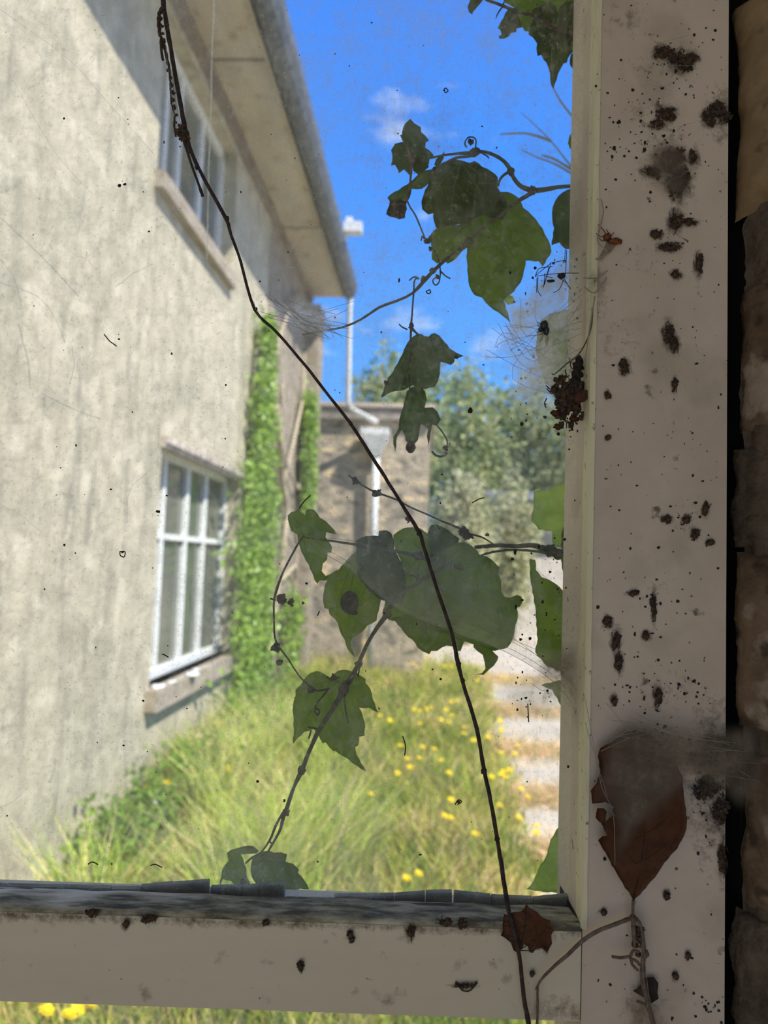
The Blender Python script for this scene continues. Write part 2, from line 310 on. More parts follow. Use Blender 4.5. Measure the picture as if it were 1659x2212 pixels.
grime_face(xl, xr, zlo, zhi, FY-.0003, POST_CLUMPS, [(1420,150,80,30,0,'',.34),(1400,250,60,40,0,'',.40),(1440,340,50,60,0,'',.5),(1330,740,60,50,0,'',.35),(1380,560,50,40,0,'',.3),(1290,620,16,60,0,'',.6),(1480,1130,60,50,0,'',.3),(1400,1270,70,40,0,'',.3),(1450,1490,80,50,0,'',.35),(1540,1690,40,120,0,'',.75),(1390,2180,40,40,0,'',.5),(1360,40,60,40,0,'',.4),(1560,250,20,50,0,'',.7)], 'stile_face', PAINT)
grime_face(X0, xj, zb+.0005, zt-.0035, FY-.0003, [q for q in RAIL_CLUMPS], [(x, 1976+.03*x, 60, 9, 0, '', .55+.3*math.sin(x*.05)) for x in range(40, 1240, 55)]+[(1215,2180,70,18,0,'',.6),(1228,2010,20,12,0,'',.7)], 'rail_face', RAILP, .0016)
# putty strips along the foot of the pane
segs = [(-60,45,1909,1911),(46,240,1911,1915),(242,304,1916,1917),(305,371,1912,1906),(372,452,1907,1901),(456,523,1914,1913),(525,560,1913,1911),(562,616,1909,1906),(618,720,1939,1941),(722,852,1933,1931),(853,918,1931,1926),(920,976,1925,1924),(981,1060,1925,1933),(1062,1150,1934,1938),(1152,1236,1939,1931)]
for k, (a, b, ya, yb) in enumerate(segs):
    s = MB(); nn = max(3, int((b-a)/8)); vs = []; yy = GY+.0035
    for i in range(nn+1):
        t = i/nn; px = a+(b-a)*t; q = P(px, ya+(yb-ya)*t + 1.2*noise.noise(Vector((px*.07, k, 0))), yy)
        base = ZB-.004
        vs += [(q.x, yy-.0022, base), (q.x, yy-.0016, q.z-.0004), (q.x, yy+.002, q.z), (q.x, yy+.003, base)]
    fs = [(i*4+j, (i+1)*4+j, (i+1)*4+j+1, i*4+j+1) for i in range(nn) for j in range(3)] + [(0,1,2,3), tuple(nn*4+j for j in (3,2,1,0))]
    s.add(vs, fs); build('putty', s, PUTTY, win)
# panes
s = MB(); s.box(X0, xl+.004, GY, GY+.0025, zt-.003, .85)
s.f = [s.f[4-4]] if False else s.f
def pane(x0, x1, z0, z1):
    s = MB(); s.add([(x0, GY+.0005, z0), (x1, GY+.0005, z0), (x1, GY+.0005, z1), (x0, GY+.0005, z1)], [(0,1,2,3)]); return s
build('pane', pane(X0, xl+.004, ZB-.006, .85), GLASS, win)
build('pane', pane(X0, xl+.004, -.75, zb+.003), GLASS, win)
# joists of the frame out of view keep the opening closed
s = MB(); s.box(-.99, -.95, FY, .49, -.75, .85); build('stile', s, PAINT, win)
s = MB(); s.box(-.99, xr, FY, .49, .85, .90); build('top_rail', s, PAINT, win)
s = MB(); s.box(-.99, xr, FY, .49, -.80, -.75); build('sill_rail', s, PAINT, win)

# ------------------------------------------------------------------ the room behind the window
WX = xr + .006
def struct(name, mb, m_, label=None): return build(name, mb, m_, None, label, None, None, 'structure')
s = MB(); s.box(-1.6, -.99, .30, .52, -1.6, 1.25); s.box(-.99, WX+.9, .30, .52, -1.6, -.80); s.box(-.99, WX+.9, .30, .52, .90, 1.25)
s.box(WX+.13, WX+.9, .28, .52, -.80, .90)
s.box(-1.6, WX+.9, .30, .60, 1.25, 1.6)
struct('wall_front', s, PLASTER)
# right reveal of rubble and mortar, splayed towards the room
def reveal(t, z):       # t along the splay from the frame (0) to the room (1)
    n1 = noise.noise(Vector((t*3, z*14, 0)))*.006 + noise.noise(Vector((t*9, z*60, 4)))*.003 + noise.noise(Vector((t*30, z*220, 9)))*.0012
    return Vector((WX + .004 + t*.135 - n1*.8 + (.004 if t < .05 else 0), .436 - t*.17 + n1*.4, z))
s = MB(); nt_, nz_ = 34, 420; vs = []
for j in range(nz_+1):
    z = -.80 + 1.7*j/nz_
    for i in range(nt_+1): vs.append(reveal(i/nt_, z))
    
fs = [(j*(nt_+1)+i, j*(nt_+1)+i+1, (j+1)*(nt_+1)+i+1, (j+1)*(nt_+1)+i) for j in range(nz_) for i in range(nt_)]
s.add(vs, fs, 0, True)
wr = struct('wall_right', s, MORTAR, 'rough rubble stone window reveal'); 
s = MB(); s.box(WX+.012, WX+.13, .45, .52, -.80, .90); s.box(xr-.004, WX+.02, .4905, .52, -.80, .90); struct('slot_blocker_1', s, DARK)  # near-black block added in the slot to stop daylight leaking through
s = MB(); s.box(WX+.1, WX+.25, -1.2, .30, -1.6, -.0+1.25); s.box(WX+.25, 1.9, .28, .52, -1.6, 1.25)
struct('wall_side', s, PLASTER)
def stone(px0, px1, y0, y1, seed, mt, dep=.012):
    """a rounded stone standing proud of the mortar"""
    c0 = P((px0+px1)/2, (y0+y1)/2, .405); hw = (px1-px0)/2*.405/F; hh = (y1-y0)/2*.405/F
    s = MB(); n_ = 26; vs = []; fs = []
    ax = Vector((.135, -.17, 0)).normalized(); nn = Vector((-ax.y*-1, 0, 0)); nn = Vector((-.17, -.135, 0)).normalized()
    base = reveal(.22, c0.z)
    for j in range(n_*2+1):
        for i in range(n_+1):
            a = -1+2*i/n_; b = -1+2*j/(2*n_)
            e_ = max(0, 1-abs(a)**3.2)*max(0, 1-abs(b)**6)
            wob = 1+.10*noise.noise(Vector((a*1.2+seed, b*1.6, 0)))+.02*noise.noise(Vector((a*5+seed, b*8, 2)))
            d = dep*e_**.45*(1+.35*noise.noise(Vector((a*2, b*3, seed))))+.0015*noise.noise(Vector((a*11, b*20, seed)))
            vs.append(base + ax*(a*.05*wob) + Vector((0,0,b*hh*wob)) + nn*(d-.004))
    fs = [(j*(n_+1)+i, j*(n_+1)+i+1, (j+1)*(n_+1)+i+1, (j+1)*(n_+1)+i) for j in range(2*n_) for i in range(n_)]
    s.add(vs, fs, 0, True); build('stone', s, mt, wr)
STONE_T = mat('tan_stone', (.40,.28,.15), .9, (.27,.19,.10), scale=22, bump=.002, bscale=70, extra=[((.12,.085,.05), 90, .60, .70, None, .6)])
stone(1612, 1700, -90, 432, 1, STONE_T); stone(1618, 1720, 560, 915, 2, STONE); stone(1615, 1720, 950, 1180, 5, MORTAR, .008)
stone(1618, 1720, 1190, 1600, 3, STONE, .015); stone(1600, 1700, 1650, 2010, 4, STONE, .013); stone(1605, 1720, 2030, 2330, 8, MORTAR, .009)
s = MB(); s.box(-1.75, -1.6, -2.2, .52, -1.6, 1.25); struct('wall_left', s, PLASTER)
s = MB(); s.box(-1.75, 1.9, -2.2, .52, -1.65, -1.6); struct('floor', s, TIMBER)
s = MB(); s.box(-1.75, 1.9, -2.2, .52, 1.25, 1.32); struct('ceiling', s, PLASTER)
# unseen far end, left wide open for fill daylight; jambs and lintel only
s = MB(); s.box(-1.75, -1.5, -2.3, -2.2, -1.6, 1.25); s.box(WX+.25, WX+.45, -2.3, -2.2, -1.6, 1.25); s.box(-1.5, WX+.25, -2.3, -2.2, 1.15, 1.25); struct('wall_back', s, PLASTER)
# roof slab over the room, outside
s = MB(); s.add([uv(*q) for q in [(-1.9,-2.2,1.33),(2.2,-2.2,1.33),(2.2,.55,1.45),(-1.75,.55,1.45),(-1.9,-2.2,1.6),(2.2,-2.2,1.6),(2.2,.55,1.75),(-1.75,.55,1.75)]],
      [(0,3,2,1),(4,5,6,7),(0,1,5,4),(1,2,6,5),(2,3,7,6),(3,0,4,7)]); struct('roof_slab', s, PLASTER)

# ------------------------------------------------------------------ outdoors: ground
GZ = -1.6
SOIL = mat('meadow_soil', (.34,.36,.11), .95, (.55,.44,.22), scale=2.2, bump=.02, bscale=12)
PATHM = mat('worn_concrete', (.50,.45,.37), .9, (.40,.36,.29), scale=1.6, lo=.4, hi=.65, bump=.004, bscale=30, extra=[((.55,.42,.24), 1.3, .55, .62, (.35,2.6,1), .75), ((.28,.25,.20), 5, .6, .75, (.5,2,1), .5)])
YARD = mat('dry_yard', (.50,.43,.32), .95, (.40,.35,.22), scale=.35, bump=.01, bscale=4, stretch=(.3,1,1))
s = MB(); s.add([uv(-40,-30,GZ-.03), uv(60,-30,GZ-.03), uv(60,120,GZ-.03), uv(-40,120,GZ-.03)], [(0,1,2,3)]); struct('ground', s, YARD, 'dry open yard')
s = MB(); vs = []; nu, nv = 30, 120
for j in range(nv+1):
    for i in range(nu+1):
        u = -1.7+2.5*i/nu; v = .9+11.1*j/nv; edge = .44+.045*v+.10*noise.noise(Vector((v*1.3,0,0)))+.05*noise.noise(Vector((v*5,3,0)))
        u = -1.7+(edge+1.7)*i/nu
        vs.append(uv(u, v, GZ-.008+.03*noise.noise(Vector((u*2, v*2, 1)))*(0 if i in (0,nu) else 1)+.012))
s.add(vs, [(j*(nu+1)+i, j*(nu+1)+i+1, (j+1)*(nu+1)+i+1, (j+1)*(nu+1)+i) for j in range(nv) for i in range(nu)], 0, True)
struct('meadow_ground', s, SOIL, 'soil under the meadow strip')
s = MB(); s.add([uv(.35,.9,GZ-.005), uv(3.2,.9,GZ-.005), uv(3.6,24,GZ-.005), uv(.8,24,GZ-.005)], [(0,1,2,3)]); struct('path', s, PATHM, 'pale worn concrete path')

# grass: one object nobody could count
def blades(name, pts, hs, ws, lean, cols, seed, m_, label, cat):
    rg = np.random.default_rng(seed); n = len(pts)
    th = rg.uniform(0, 2*np.pi, n); d = np.stack([np.cos(th), np.sin(th), 0*th], 1)
    lt = rg.uniform(0, 2*np.pi, n); ln = np.stack([np.cos(lt), np.sin(lt), 0*lt], 1)*(lean*hs*rg.uniform(.2, 1.3, n))[:, None]
    upv = np.array([0,0,1.])
    b0 = pts - d*ws[:,None]; b1 = pts + d*ws[:,None]
    mid = pts + upv*(hs*.55)[:,None] + ln*.3; m0 = mid - d*(ws*.8)[:,None]; m1 = mid + d*(ws*.8)[:,None]
    tip = pts + upv*hs[:,None] + ln
    V = np.stack([b0,b1,m1,m0,tip], 1).reshape(-1,3).astype(np.float32)
    me = bpy.data.meshes.new(name); nq = n
    me.vertices.add(n*5); me.vertices.foreach_set('co', V.ravel())
    li = np.concatenate([np.array([0,1,2,3, 3,2,4])+5*0]); idx = (np.arange(n)[:,None]*5 + li[None,:]).ravel()
    me.loops.add(n*7); me.loops.foreach_set('vertex_index', idx.astype(np.int32))
    me.polygons.add(n*2); st = (np.arange(n)[:,None]*7 + np.array([0,4])[None,:]).ravel()
    me.polygons.foreach_set('loop_start', st.astype(np.int32)); me.polygons.foreach_set('loop_total', np.tile([4,3], n).astype(np.int32))
    me.update(calc_edges=True)
    ca = me.color_attributes.new('Col', 'FLOAT_COLOR', 'POINT')
    C = np.repeat(np.concatenate([cols, np.ones((n,1))], 1), 5, 0).astype(np.float32); ca.data.foreach_set('color', C.ravel())
    me.materials.append(m_); o = bpy.data.objects.new(name, me); COL.objects.link(o); tag(o, label, cat, None, 'stuff'); return o
def vcol(name, tr=.35, rough=.7):
    mt = bpy.data.materials.new(name); mt.use_nodes = True; n = mt.node_tree.nodes; l = mt.node_tree.links
    b = n['Principled BSDF']; b.inputs['Roughness'].default_value = rough; b.inputs['Specular IOR Level'].default_value = .2
    a = n.new('ShaderNodeVertexColor'); a.layer_name = 'Col'; l.new(a.outputs[0], b.inputs['Base Color'])
    t = n.new('ShaderNodeBsdfTranslucent'); l.new(a.outputs[0], t.inputs[0]); ms = n.new('ShaderNodeMixShader'); ms.inputs[0].default_value = tr
    l.new(b.outputs[0], ms.inputs[1]); l.new(t.outputs[0], ms.inputs[2]); l.new(ms.outputs[0], n['Material Output'].inputs[0]); return mt
GRASSM = vcol('grass_blades')
rg = np.random.default_rng(3)
def uvarr(u, v, z):
    c, s_ = math.cos(YAW), math.sin(YAW); return np.stack([u*c+v*s_, -u*s_+v*c, z], 1)
def noise_arr(u, v, f, k): return np.array([noise.noise(Vector((a*f, b*f, k))) for a, b in zip(u, v)])
n = 62000
v = 1.9 + 10.1*rg.beta(1.0, 2.1, n); u = rg.uniform(-1.69, .95, n)
nz1 = noise_arr(u, v, 1.6, 3)
edge = .40+.045*v+.16*nz1
dens = np.clip((edge-u)/.25+.35, 0, 1)
keep = (rg.uniform(0,1,n) < dens); u, v, nz1 = u[keep], v[keep], nz1[keep]; n = len(u)
h = rg.uniform(.07,.27,n)*(1+.5*nz1)*np.where((u < -.9) & (v > 4.4), 1.5, 1.0)*np.where((u < -1.15) & (v < 4.3), .55, 1.0)*np.clip((edge[keep]-u)/.5+.3, .3, 1)
tone = rg.uniform(0,1,n) + .6*noise_arr(u, v, 2.3, 8) ; 
green = np.array([.31,.40,.06]); yel = np.array([.55,.52,.12]); straw = np.array([.70,.55,.28]); dk = np.array([.17,.28,.045])
cols = np.where((tone < .12)[:,None], dk, np.where((tone < .48)[:,None], green, np.where((tone < .80)[:,None], yel, straw)))*rg.uniform(.75,1.25,(n,1))
blades('meadow_grass', uvarr(u, v, np.full(n, GZ)), h, rg.uniform(.0022,.006,n)*(1+v*.09), .8, cols, 5, GRASSM, 'yellow green meadow grass filling the strip between house and path', 'grass')
# long arching straw-coloured grass in front of the house wall
n = 5200; k = rg.integers(0, 26, n); cu = rg.uniform(-1.5, -.3, 26); cv = rg.uniform(2.5, 6.5, 26); cu[:9] = rg.uniform(-.95,-.35,9); cv[:9] = rg.uniform(2.9,3.9,9); cu[9:16] = rg.uniform(-1.3,-.7,7); cv[9:16] = rg.uniform(4.2,6.0,7)
u = cu[k]+rg.normal(0,.07,n); v = cv[k]+rg.normal(0,.09,n); u = np.clip(u, -1.68, 1)
tone = rg.uniform(0,1,n)
cols = np.where((tone<.45)[:,None], np.array([.62,.68,.18]), np.where((tone<.8)[:,None], np.array([.36,.54,.09]), np.array([.82,.70,.40])))*rg.uniform(.8,1.2,(n,1))
blades('tall_grass', uvarr(u, v, np.full(n, GZ)), rg.uniform(.28,.62,n), rg.uniform(.003,.006,n), .75, cols, 6, GRASSM, 'tall arching pale green grass tufts near the house wall', 'grass')
# straw patches over the path
n = 15000; bands = [(3.4,.35),(4.3,.25),(5.3,.3),(6.6,.4),(8.3,.5),(10.5,.6),(2.7,.35)]
kb = rg.integers(0, len(bands), n); v = np.array([bands[q][0] for q in kb])+rg.normal(0,1,n)*np.array([bands[q][1] for q in kb])*.4; u = .55+np.abs(rg.normal(0,.65,n)); v = np.clip(v, 2, 12)
cols = np.where((rg.uniform(0,1,n)<.78)[:,None], np.array([.86,.64,.38]), np.array([.36,.40,.13]))*rg.uniform(.8,1.2,(n,1))
blades('straw_patches', uvarr(u, v, np.full(n, GZ)), rg.uniform(.02,.09,n), rg.uniform(.003,.006,n), 2.2, cols, 9, GRASSM, 'flattened straw coloured dry grass across the pale path', 'dry grass')

# broad-leaved weeds along the wall foot
def leafcards(mb, c, r, n, size, rng, flat=0., mi=0):
    for _ in range(n):
        d = Vector((rng.gauss(0,1), rng.gauss(0,1), rng.gauss(0,1)))
        p = Vector(c) + Vector((d.x*r[0], d.y*r[1], d.z*r[2]))*.55
        a = Vector((rng.gauss(0,1), rng.gauss(0,1), rng.gauss(0,1)*(1-flat))).normalized(); b = a.orthogonal().normalized()
        q = rng.uniform(0, 6.28); b = b*math.cos(q) + a.cross(b)*math.sin(q); s_ = size*rng.uniform(.6,1.3)
        bend = a.cross(b).normalized()*s_*.2
        mb.add([p-b*s_*.1, p+a*s_*.5+b*s_*.36+bend, p+a*s_*1.05, p+a*s_*.5-b*s_*.36+bend], [(0,1,2,3)], mi)
WEED = mat('weed_leaf', (.14,.28,.04), .6, (.24,.36,.07), scale=30, lo=.35, hi=.65, transl=.35, spec=.3)
WEEDS = mat('weed_stem', (.20,.26,.08), .8)
rr = random.Random(4)
weeds = [(-1.5,3.7,.34,'leafy green weed closest to the window at the foot of the wall'),(-1.5,4.2,.36,'leafy green weed just this side of the lower house window'),(-1.48,4.7,.38,'leafy green weed under the near end of the lower sill'),
         (-1.4,5.4,.42,'leafy green weed under the far end of the lower sill'),(-1.35,6.1,.5,'dark green bushy weed where the ivy meets the ground'),(-1.3,7.0,.5,'green bushy weed behind the ivy column foot'),(-.9,5.6,.26,'low broad-leaved weed out in the grass before the sill')]
for (u, v, h, lb) in weeds:
    o = empty('leafy_weed', uv(u, v, GZ), lb, 'weed', 'weeds along the wall foot')
    s = MB()
    for k in range(5):
        a = rr.uniform(0,6.28); s.tube([uv(u,v,GZ), uv(u+.05*math.cos(a), v+.05*math.sin(a), GZ+h*.5), uv(u+.12*math.cos(a), v+.12*math.sin(a), GZ+h*.95)], [.005,.004,.002], 5)
    build('stem', s, WEEDS, o)
    s = MB(); leafcards(s, uv(u, v, GZ+h*.55), (.2,.24,h*.5), 330, .055, rr, .5); build('foliage', s, WEED, o)

# flowers
PETAL = mat('yellow_petal', (.90,.72,.015), .6, transl=.25); WPET = mat('white_petal', (.85,.85,.82), .6, transl=.25); FST = mat('flower_stalk', (.25,.34,.09), .8)
def flower_head(r, white=False):
    s = MB(); s.blob((0,0,.002), r*.32, 1, .1, 1, 5, sq=(1,1,.5))
    for k in range(16):
        a = 6.283*k/16+.1*(k%3); q = .85+.15*((k*7)%5)/4; wv = .17*r
        for (ra, zz) in ((1.0,.25),(.7,.5)):
            c, sn = math.cos(a+ra), math.sin(a+ra); R_ = r*q*ra
            s.add([(c*.1*r, sn*.1*r, .001), (c*R_*.6-sn*wv, sn*R_*.6+c*wv, r*zz*.6), (c*R_, sn*R_, r*zz), (c*R_*.6+sn*wv, sn*R_*.6-c*wv, r*zz*.6)], [(0,1,2,3)])
    return s
def make_flower(name, r, h, mt, label, cat, group):
    o = empty(name, (0,0,0), label, cat, group)
    s = MB(); s.tube([(0,0,-h), (.008,.004,-h*.5), (0,0,0)], [.0022,.002,.0018], 5); build('stalk', s, FST, o)
    build('petals', flower_head(r), mt, o); return o
def at_height(px, py, z):
    d = P(px, py, 1.0); return d*(z/d.z)
pr = [(p[0]/2.304+560, p[1]/2.304+1060) for p in [(312,468),(322,590),(282,635),(350,672),(375,672),(515,722),(610,735),(640,740),(795,830),(848,825),(765,855),(925,875),(960,875),(1210,925),(1085,945),(1230,940),(985,1045),(955,1050),(930,1090),(770,1090),(800,1098),(835,1090),(860,1080),(905,1140),(940,1150),(960,1120),(800,1160),(600,1120),(650,1145),(1025,1180),(1020,1210),(1200,1145),(815,1278),(870,1288),(705,1270)]]
pr += [(p[0]/3.108+780, p[1]/3.108+1500) for p in [(385,105),(460,95),(575,100),(570,170),(600,150),(395,190),(700,225),(690,265),(940,240),(415,350),(495,370),(265,340),(390,430),(540,445),(330,490),(590,530),(245,530),(940,395),(1035,400),(960,520),(975,560),(1000,510),(940,540),(875,555),(1075,640),(1120,695),(605,710),(930,750),(1060,830),(560,815),(600,830),(1180,885),(1175,930),(765,940),(70,670),(305,1235),(385,1205),(755,310),(850,290),(1050,345)]]
pr += [(110,1898),(390,1566),(328,1574),(447,1630),(480,1562),(497,1580),(494,1661),(463,1532),(318,1702),(362,1690),(495,1545),(880,1640)]
uniq = []
for p in pr:
    if all((p[0]-q[0])**2+(p[1]-q[1])**2 > 55 for q in uniq): uniq.append(p)
proto = make_flower('yellow_flower', .020, .30, PETAL, 'small yellow flower open in the grass strip beside the path', 'flower', 'yellow flowers in the meadow strip')
def copy_tree(o):
    c = o.copy(); COL.objects.link(c); ROOT[c.name] = ROOT.get(o.name, Vector())
    for ch in list(o.children):
        d = ch.copy(); COL.objects.link(d); d.parent = c
    return c
first = True
for i, (px, py) in enumerate(uniq):
    o = proto if first else copy_tree(proto); first = False
    hh = rr.uniform(.24,.36); loc = at_height(px, py, GZ+hh); o.location = loc
    dist = loc.length; sc_ = .75+.09*min(dist, 8)*rr.uniform(.8,1.3); o.scale = (sc_, sc_, hh/.30)
    o.rotation_euler = (rr.uniform(.15,.6), rr.uniform(-.25,.25), rr.uniform(0,.4))
    if px < 520: lb, gp = 'small yellow flower among the weeds below the house window', 'yellow flowers near the house wall'
    elif py < 1450 and px < 780: lb, gp = 'tiny yellow flower far off, seen left of the lower vine stem', 'distant yellow flowers left of the vine stem'
    elif py < 1450: lb, gp = 'tiny yellow flower far off, seen right of the lower vine stem', 'distant yellow flowers right of the vine stem'
    elif py < 1655 and px < 1000: lb, gp = 'yellow flower in mid meadow, left of the long twig', 'mid meadow yellow flowers left of the long twig'
    elif py < 1655: lb, gp = 'yellow flower in mid meadow, right of the long twig', 'mid meadow yellow flowers right of the long twig'
    elif px < 1050: lb, gp = 'near yellow flower low in the grass, left of the long twig', 'near yellow flowers left of the long twig'
    else: lb, gp = 'near yellow flower at the path edge, right of the long twig', 'near yellow flowers at the path edge'
    o['label'] = lb; o['group'] = gp
for (px, py, lb) in [(100,2183,'yellow flower seen below the window rail, leftmost of the cluster'),(146,2194,'large yellow flower below the window rail, lowest of the cluster'),(166,2184,'yellow flower below the window rail, touching the lowest bloom'),(194,2174,'small yellow flower just under the rail, rightmost of the cluster')]:
    o = copy_tree(proto); o.location = at_height(px, py, GZ+.30); o.scale = (1.35,1.35,1); o.rotation_euler = (.45,0,rr.uniform(0,3)); o['label'] = lb; o['group'] = 'yellow flowers below the window rail'
wp = make_flower('white_flower', .03, .3, WPET, 'white flower head in the weeds right of the house window', 'flower', 'white flower heads')
for i, (px, py, lb) in enumerate([(430,1592,'large white flower head in the weeds below the stone sill'),(457,1496,'small white flower head level with the lower window sill'),(333,1736,'pale flower head low beside the wall foot')]):
    o = wp if i == 0 else copy_tree(wp); o.location = at_height(px, py, GZ+.3); o['label'] = lb; o.scale = (1.0,1.0,1) if i == 0 else (.7,.7,1); o.rotation_euler = (.5,.1,i)

# ------------------------------------------------------------------ the house on the left
WALL = mat('lime_render', (.53,.485,.36), .9, (.41,.375,.275), scale=9, lo=.38, hi=.62, bump=.006, bscale=35,
           extra=[((.29,.27,.205), 2.6, .54, .72, (1,1.6,.16), .7), ((.22,.21,.17), 9, .58, .70, (1,1.5,.22), .6), ((.66,.61,.47), 6.5, .54, .64, None, .5)])
WALLS = mat('rough_stone_wall', (.36,.31,.24), .95, (.24,.20,.155), scale=7, lo=.38, hi=.62, bump=.02, bscale=14, extra=[((.46,.42,.33), 9, .56, .66, None, .6)])
SOF = mat('soffit_board', (.56,.50,.40), .8, (.46,.41,.33), scale=5, stretch=(1,.3,1), extra=[((.30,.24,.17), 6, .6, .7, None, .7)])
DKB = mat('dark_eaves_joint', (.15,.13,.11), .95, (.26,.22,.18), scale=14, lo=.35, hi=.6, bump=.01)  # dark rough mortar line at the wall top, also the board joints
GUT = mat('dark_gutter', (.085,.095,.11), .6, (.17,.18,.19), scale=14, lo=.42, hi=.62, bump=.002, bscale=40)
SLATE = mat('slates', (.12,.13,.15), .7, (.18,.19,.20), scale=9, bump=.01)
WHITE = mat('white_window_paint', (.80,.82,.80), .5, (.68,.70,.68), scale=30, bump=.0005)
SILLM = mat('old_sill', (.30,.25,.19), .85, (.42,.37,.30), scale=14, stretch=(1,.3,1), bump=.003)
REFG = mat('house_glass', (.10,.12,.10), .08, (.15,.16,.13), scale=2, spec=.9)
PIPE = mat('white_pipe', (.78,.80,.80), .5, (.62,.64,.63), scale=18)
T = lambda u, v, z: uv(u, v, z)
house = empty('house', uv(-1.7, .64, GZ), 'old rendered house wall with eaves and windows on the left', 'house')
UW = -1.70; V0, V1 = .64, 9.75; ZE = 3.52
LW = (4.55, 6.50, -.84, .70); HW = (4.22, 5.92, 2.28, 3.36)      # lower and upper openings: v0, v1, z0, z1
s = MB()
for (a, b, z0, z1) in ((V0, HW[0], GZ-.02, ZE), (HW[0], LW[0], GZ-.02, HW[2]), (LW[0], LW[1], GZ-.02, LW[2]), (LW[0], LW[1], LW[3], HW[2]), (LW[1], 7.25, GZ-.02, HW[2]), (HW[1], 7.25, HW[2], ZE), (HW[0], HW[1], HW[3], ZE)): s.box(-1.98, UW, a, b, z0, z1, 0, T)
build('rendered_wall', s, WALL, house)
s = MB(); s.box(-1.98, UW+.012, 7.25, V1, GZ-.02, ZE, 0, T); s.box(-1.98, -1.50, 9.35, V1, GZ-.02, 3.3, 0, T); build('stone_wall', s, WALLS, house)
s = MB(); s.box(-3.6, -1.98, V0, V1, GZ-.02, ZE-.02, 0, T); build('house_core', s, DARK, house)
s = MB(); s.box(-1.75, -1.235, V0-.1, V1-.05, ZE, ZE+.025, 0, T); build('soffit', s, SOF, house)
for vj in (1.2, 3.1, 4.95, 7.6):
    s = MB(); s.box(-1.69, -1.25, vj, vj+.02, ZE-.007, ZE, 0, T); build('board_joint', s, DKB, house)
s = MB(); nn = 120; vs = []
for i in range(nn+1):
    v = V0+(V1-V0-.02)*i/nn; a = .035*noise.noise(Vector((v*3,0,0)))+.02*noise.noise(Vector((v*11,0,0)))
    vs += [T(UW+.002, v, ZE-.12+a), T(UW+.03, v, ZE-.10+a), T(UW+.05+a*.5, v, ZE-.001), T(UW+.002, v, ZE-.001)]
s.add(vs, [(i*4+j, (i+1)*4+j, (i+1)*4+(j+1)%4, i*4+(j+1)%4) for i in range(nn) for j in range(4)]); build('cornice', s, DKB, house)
def extr(prof, v0, v1, thick=None, n_=1):
    s = MB(); k = len(prof); vs = []
    for i in range(n_+1):
        v = v0+(v1-v0)*i/n_; vs += [T(u, v, z) for u, z in prof]
    s.add(vs, [(i*k+j, i*k+(j+1)%k, (i+1)*k+(j+1)%k, (i+1)*k+j) for i in range(n_) for j in range(k)] + [tuple(range(k))[::-1], tuple(n_*k+j for j in range(k))]); return s
build('fascia', extr([(-1.25,ZE-.03),(-1.235,ZE-.03),(-1.235,ZE+.12),(-1.25,ZE+.12)], V0-.1, V1-.1), SOF, house)
build('gutter', extr([(u, z-3.83+ZE) for u, z in [(-1.232,3.93),(-1.228,3.82),(-1.19,3.775),(-1.14,3.775),(-1.09,3.81),(-1.06,3.88),(-1.05,3.96),(-1.06,3.96),(-1.08,3.88),(-1.14,3.80),(-1.19,3.80),(-1.22,3.93)]], V0-.1, V1-.12), GUT, house)
build('roof', extr([(-1.12,ZE+.15),(-1.12,ZE+.19),(-3.0,ZE+1.6),(-3.0,ZE+1.5)], V0-.1, V1), SLATE, house)
def house_window(O_, bars, trans, lb):
    v0, v1, z0, z1 = O_; wn = MB(); g = -1.84
    for v in (v0, v1-.06): wn.box(g-.03, g+.03, v, v+.06, z0, z1, 0, T)
    for z in (z0, z1-.06): wn.box(g-.03, g+.03, v0, v1, z, z+.06, 0, T)
    o = build('window', wn, WHITE, house, lb)
    for v in bars:
        b = MB(); b.box(g-.02, g+.025, v-.03, v+.03, z0, z1, 0, T); build('glazing_bar', b, WHITE, o)
    for z in trans:
        b = MB(); b.box(g-.02, g+.027, v0, v1, z-.02, z+.02, 0, T); build('glazing_bar', b, WHITE, o)
    b = MB(); b.box(g-.012, g-.006, v0, v1, z0, z1, 0, T); build('pane', b, REFG, o)
house_window(LW, (4.95, 5.45, 5.90), (.115,), 'lower white-barred window')
house_window(HW, (4.62, 4.88, 5.36), (), 'upper white-barred window under the eaves')
s = MB(); s.box(-1.84, -1.64, 4.18, 5.86, 2.18, 2.285, 0, T); build('sill', s, SILLM, house)
s = MB(); s.box(-1.84, -1.62, 4.48, 6.54, -.97, -.84, 0, T); build('sill', s, SILLM, house)
for (v, du, r_) in ((4.62,.05,.045),(4.8,.08,.03),(5.15,.1,.05),(5.35,.06,.03)):
    s = MB(); s.blob(T(-1.72+du, v, -.835), r_, v*3, .4, 1, 7, sq=(1,1.6,.25)); build('paint_patch', s, WHITE, house)
s = MB(); s.box(-1.72, -1.65, 4.52, 6.56, .695, .735, 0, T); s.box(-1.70,-1.67,4.52,6.56,.665,.695,0,T); build('window_hood', s, mat('hood', (.62,.55,.47), .8, (.35,.30,.25), scale=12), house)
lamp = empty('flood_lamp', T(-1.05, 8.1, 3.7), 'small white box lamp jutting out over the gutter against the sky', 'lamp')
s = MB(); s.box(-1.06, -.86, 8.02, 8.16, 3.68, 3.79, 0, T); build('lamp_body', s, PIPE, lamp)
s = MB(); s.box(-1.04, -.97, 8.04, 8.14, 3.79, 3.85, 0, T); s.box(-1.09,-1.03,8.06,8.12,3.60,3.70,0,T); build('bracket', s, PIPE, lamp)
dp = empty('drainpipe', T(-1.16, 9.7, 3.5), 'white drainpipe from the gutter end to the hopper on the outbuilding', 'drainpipe')
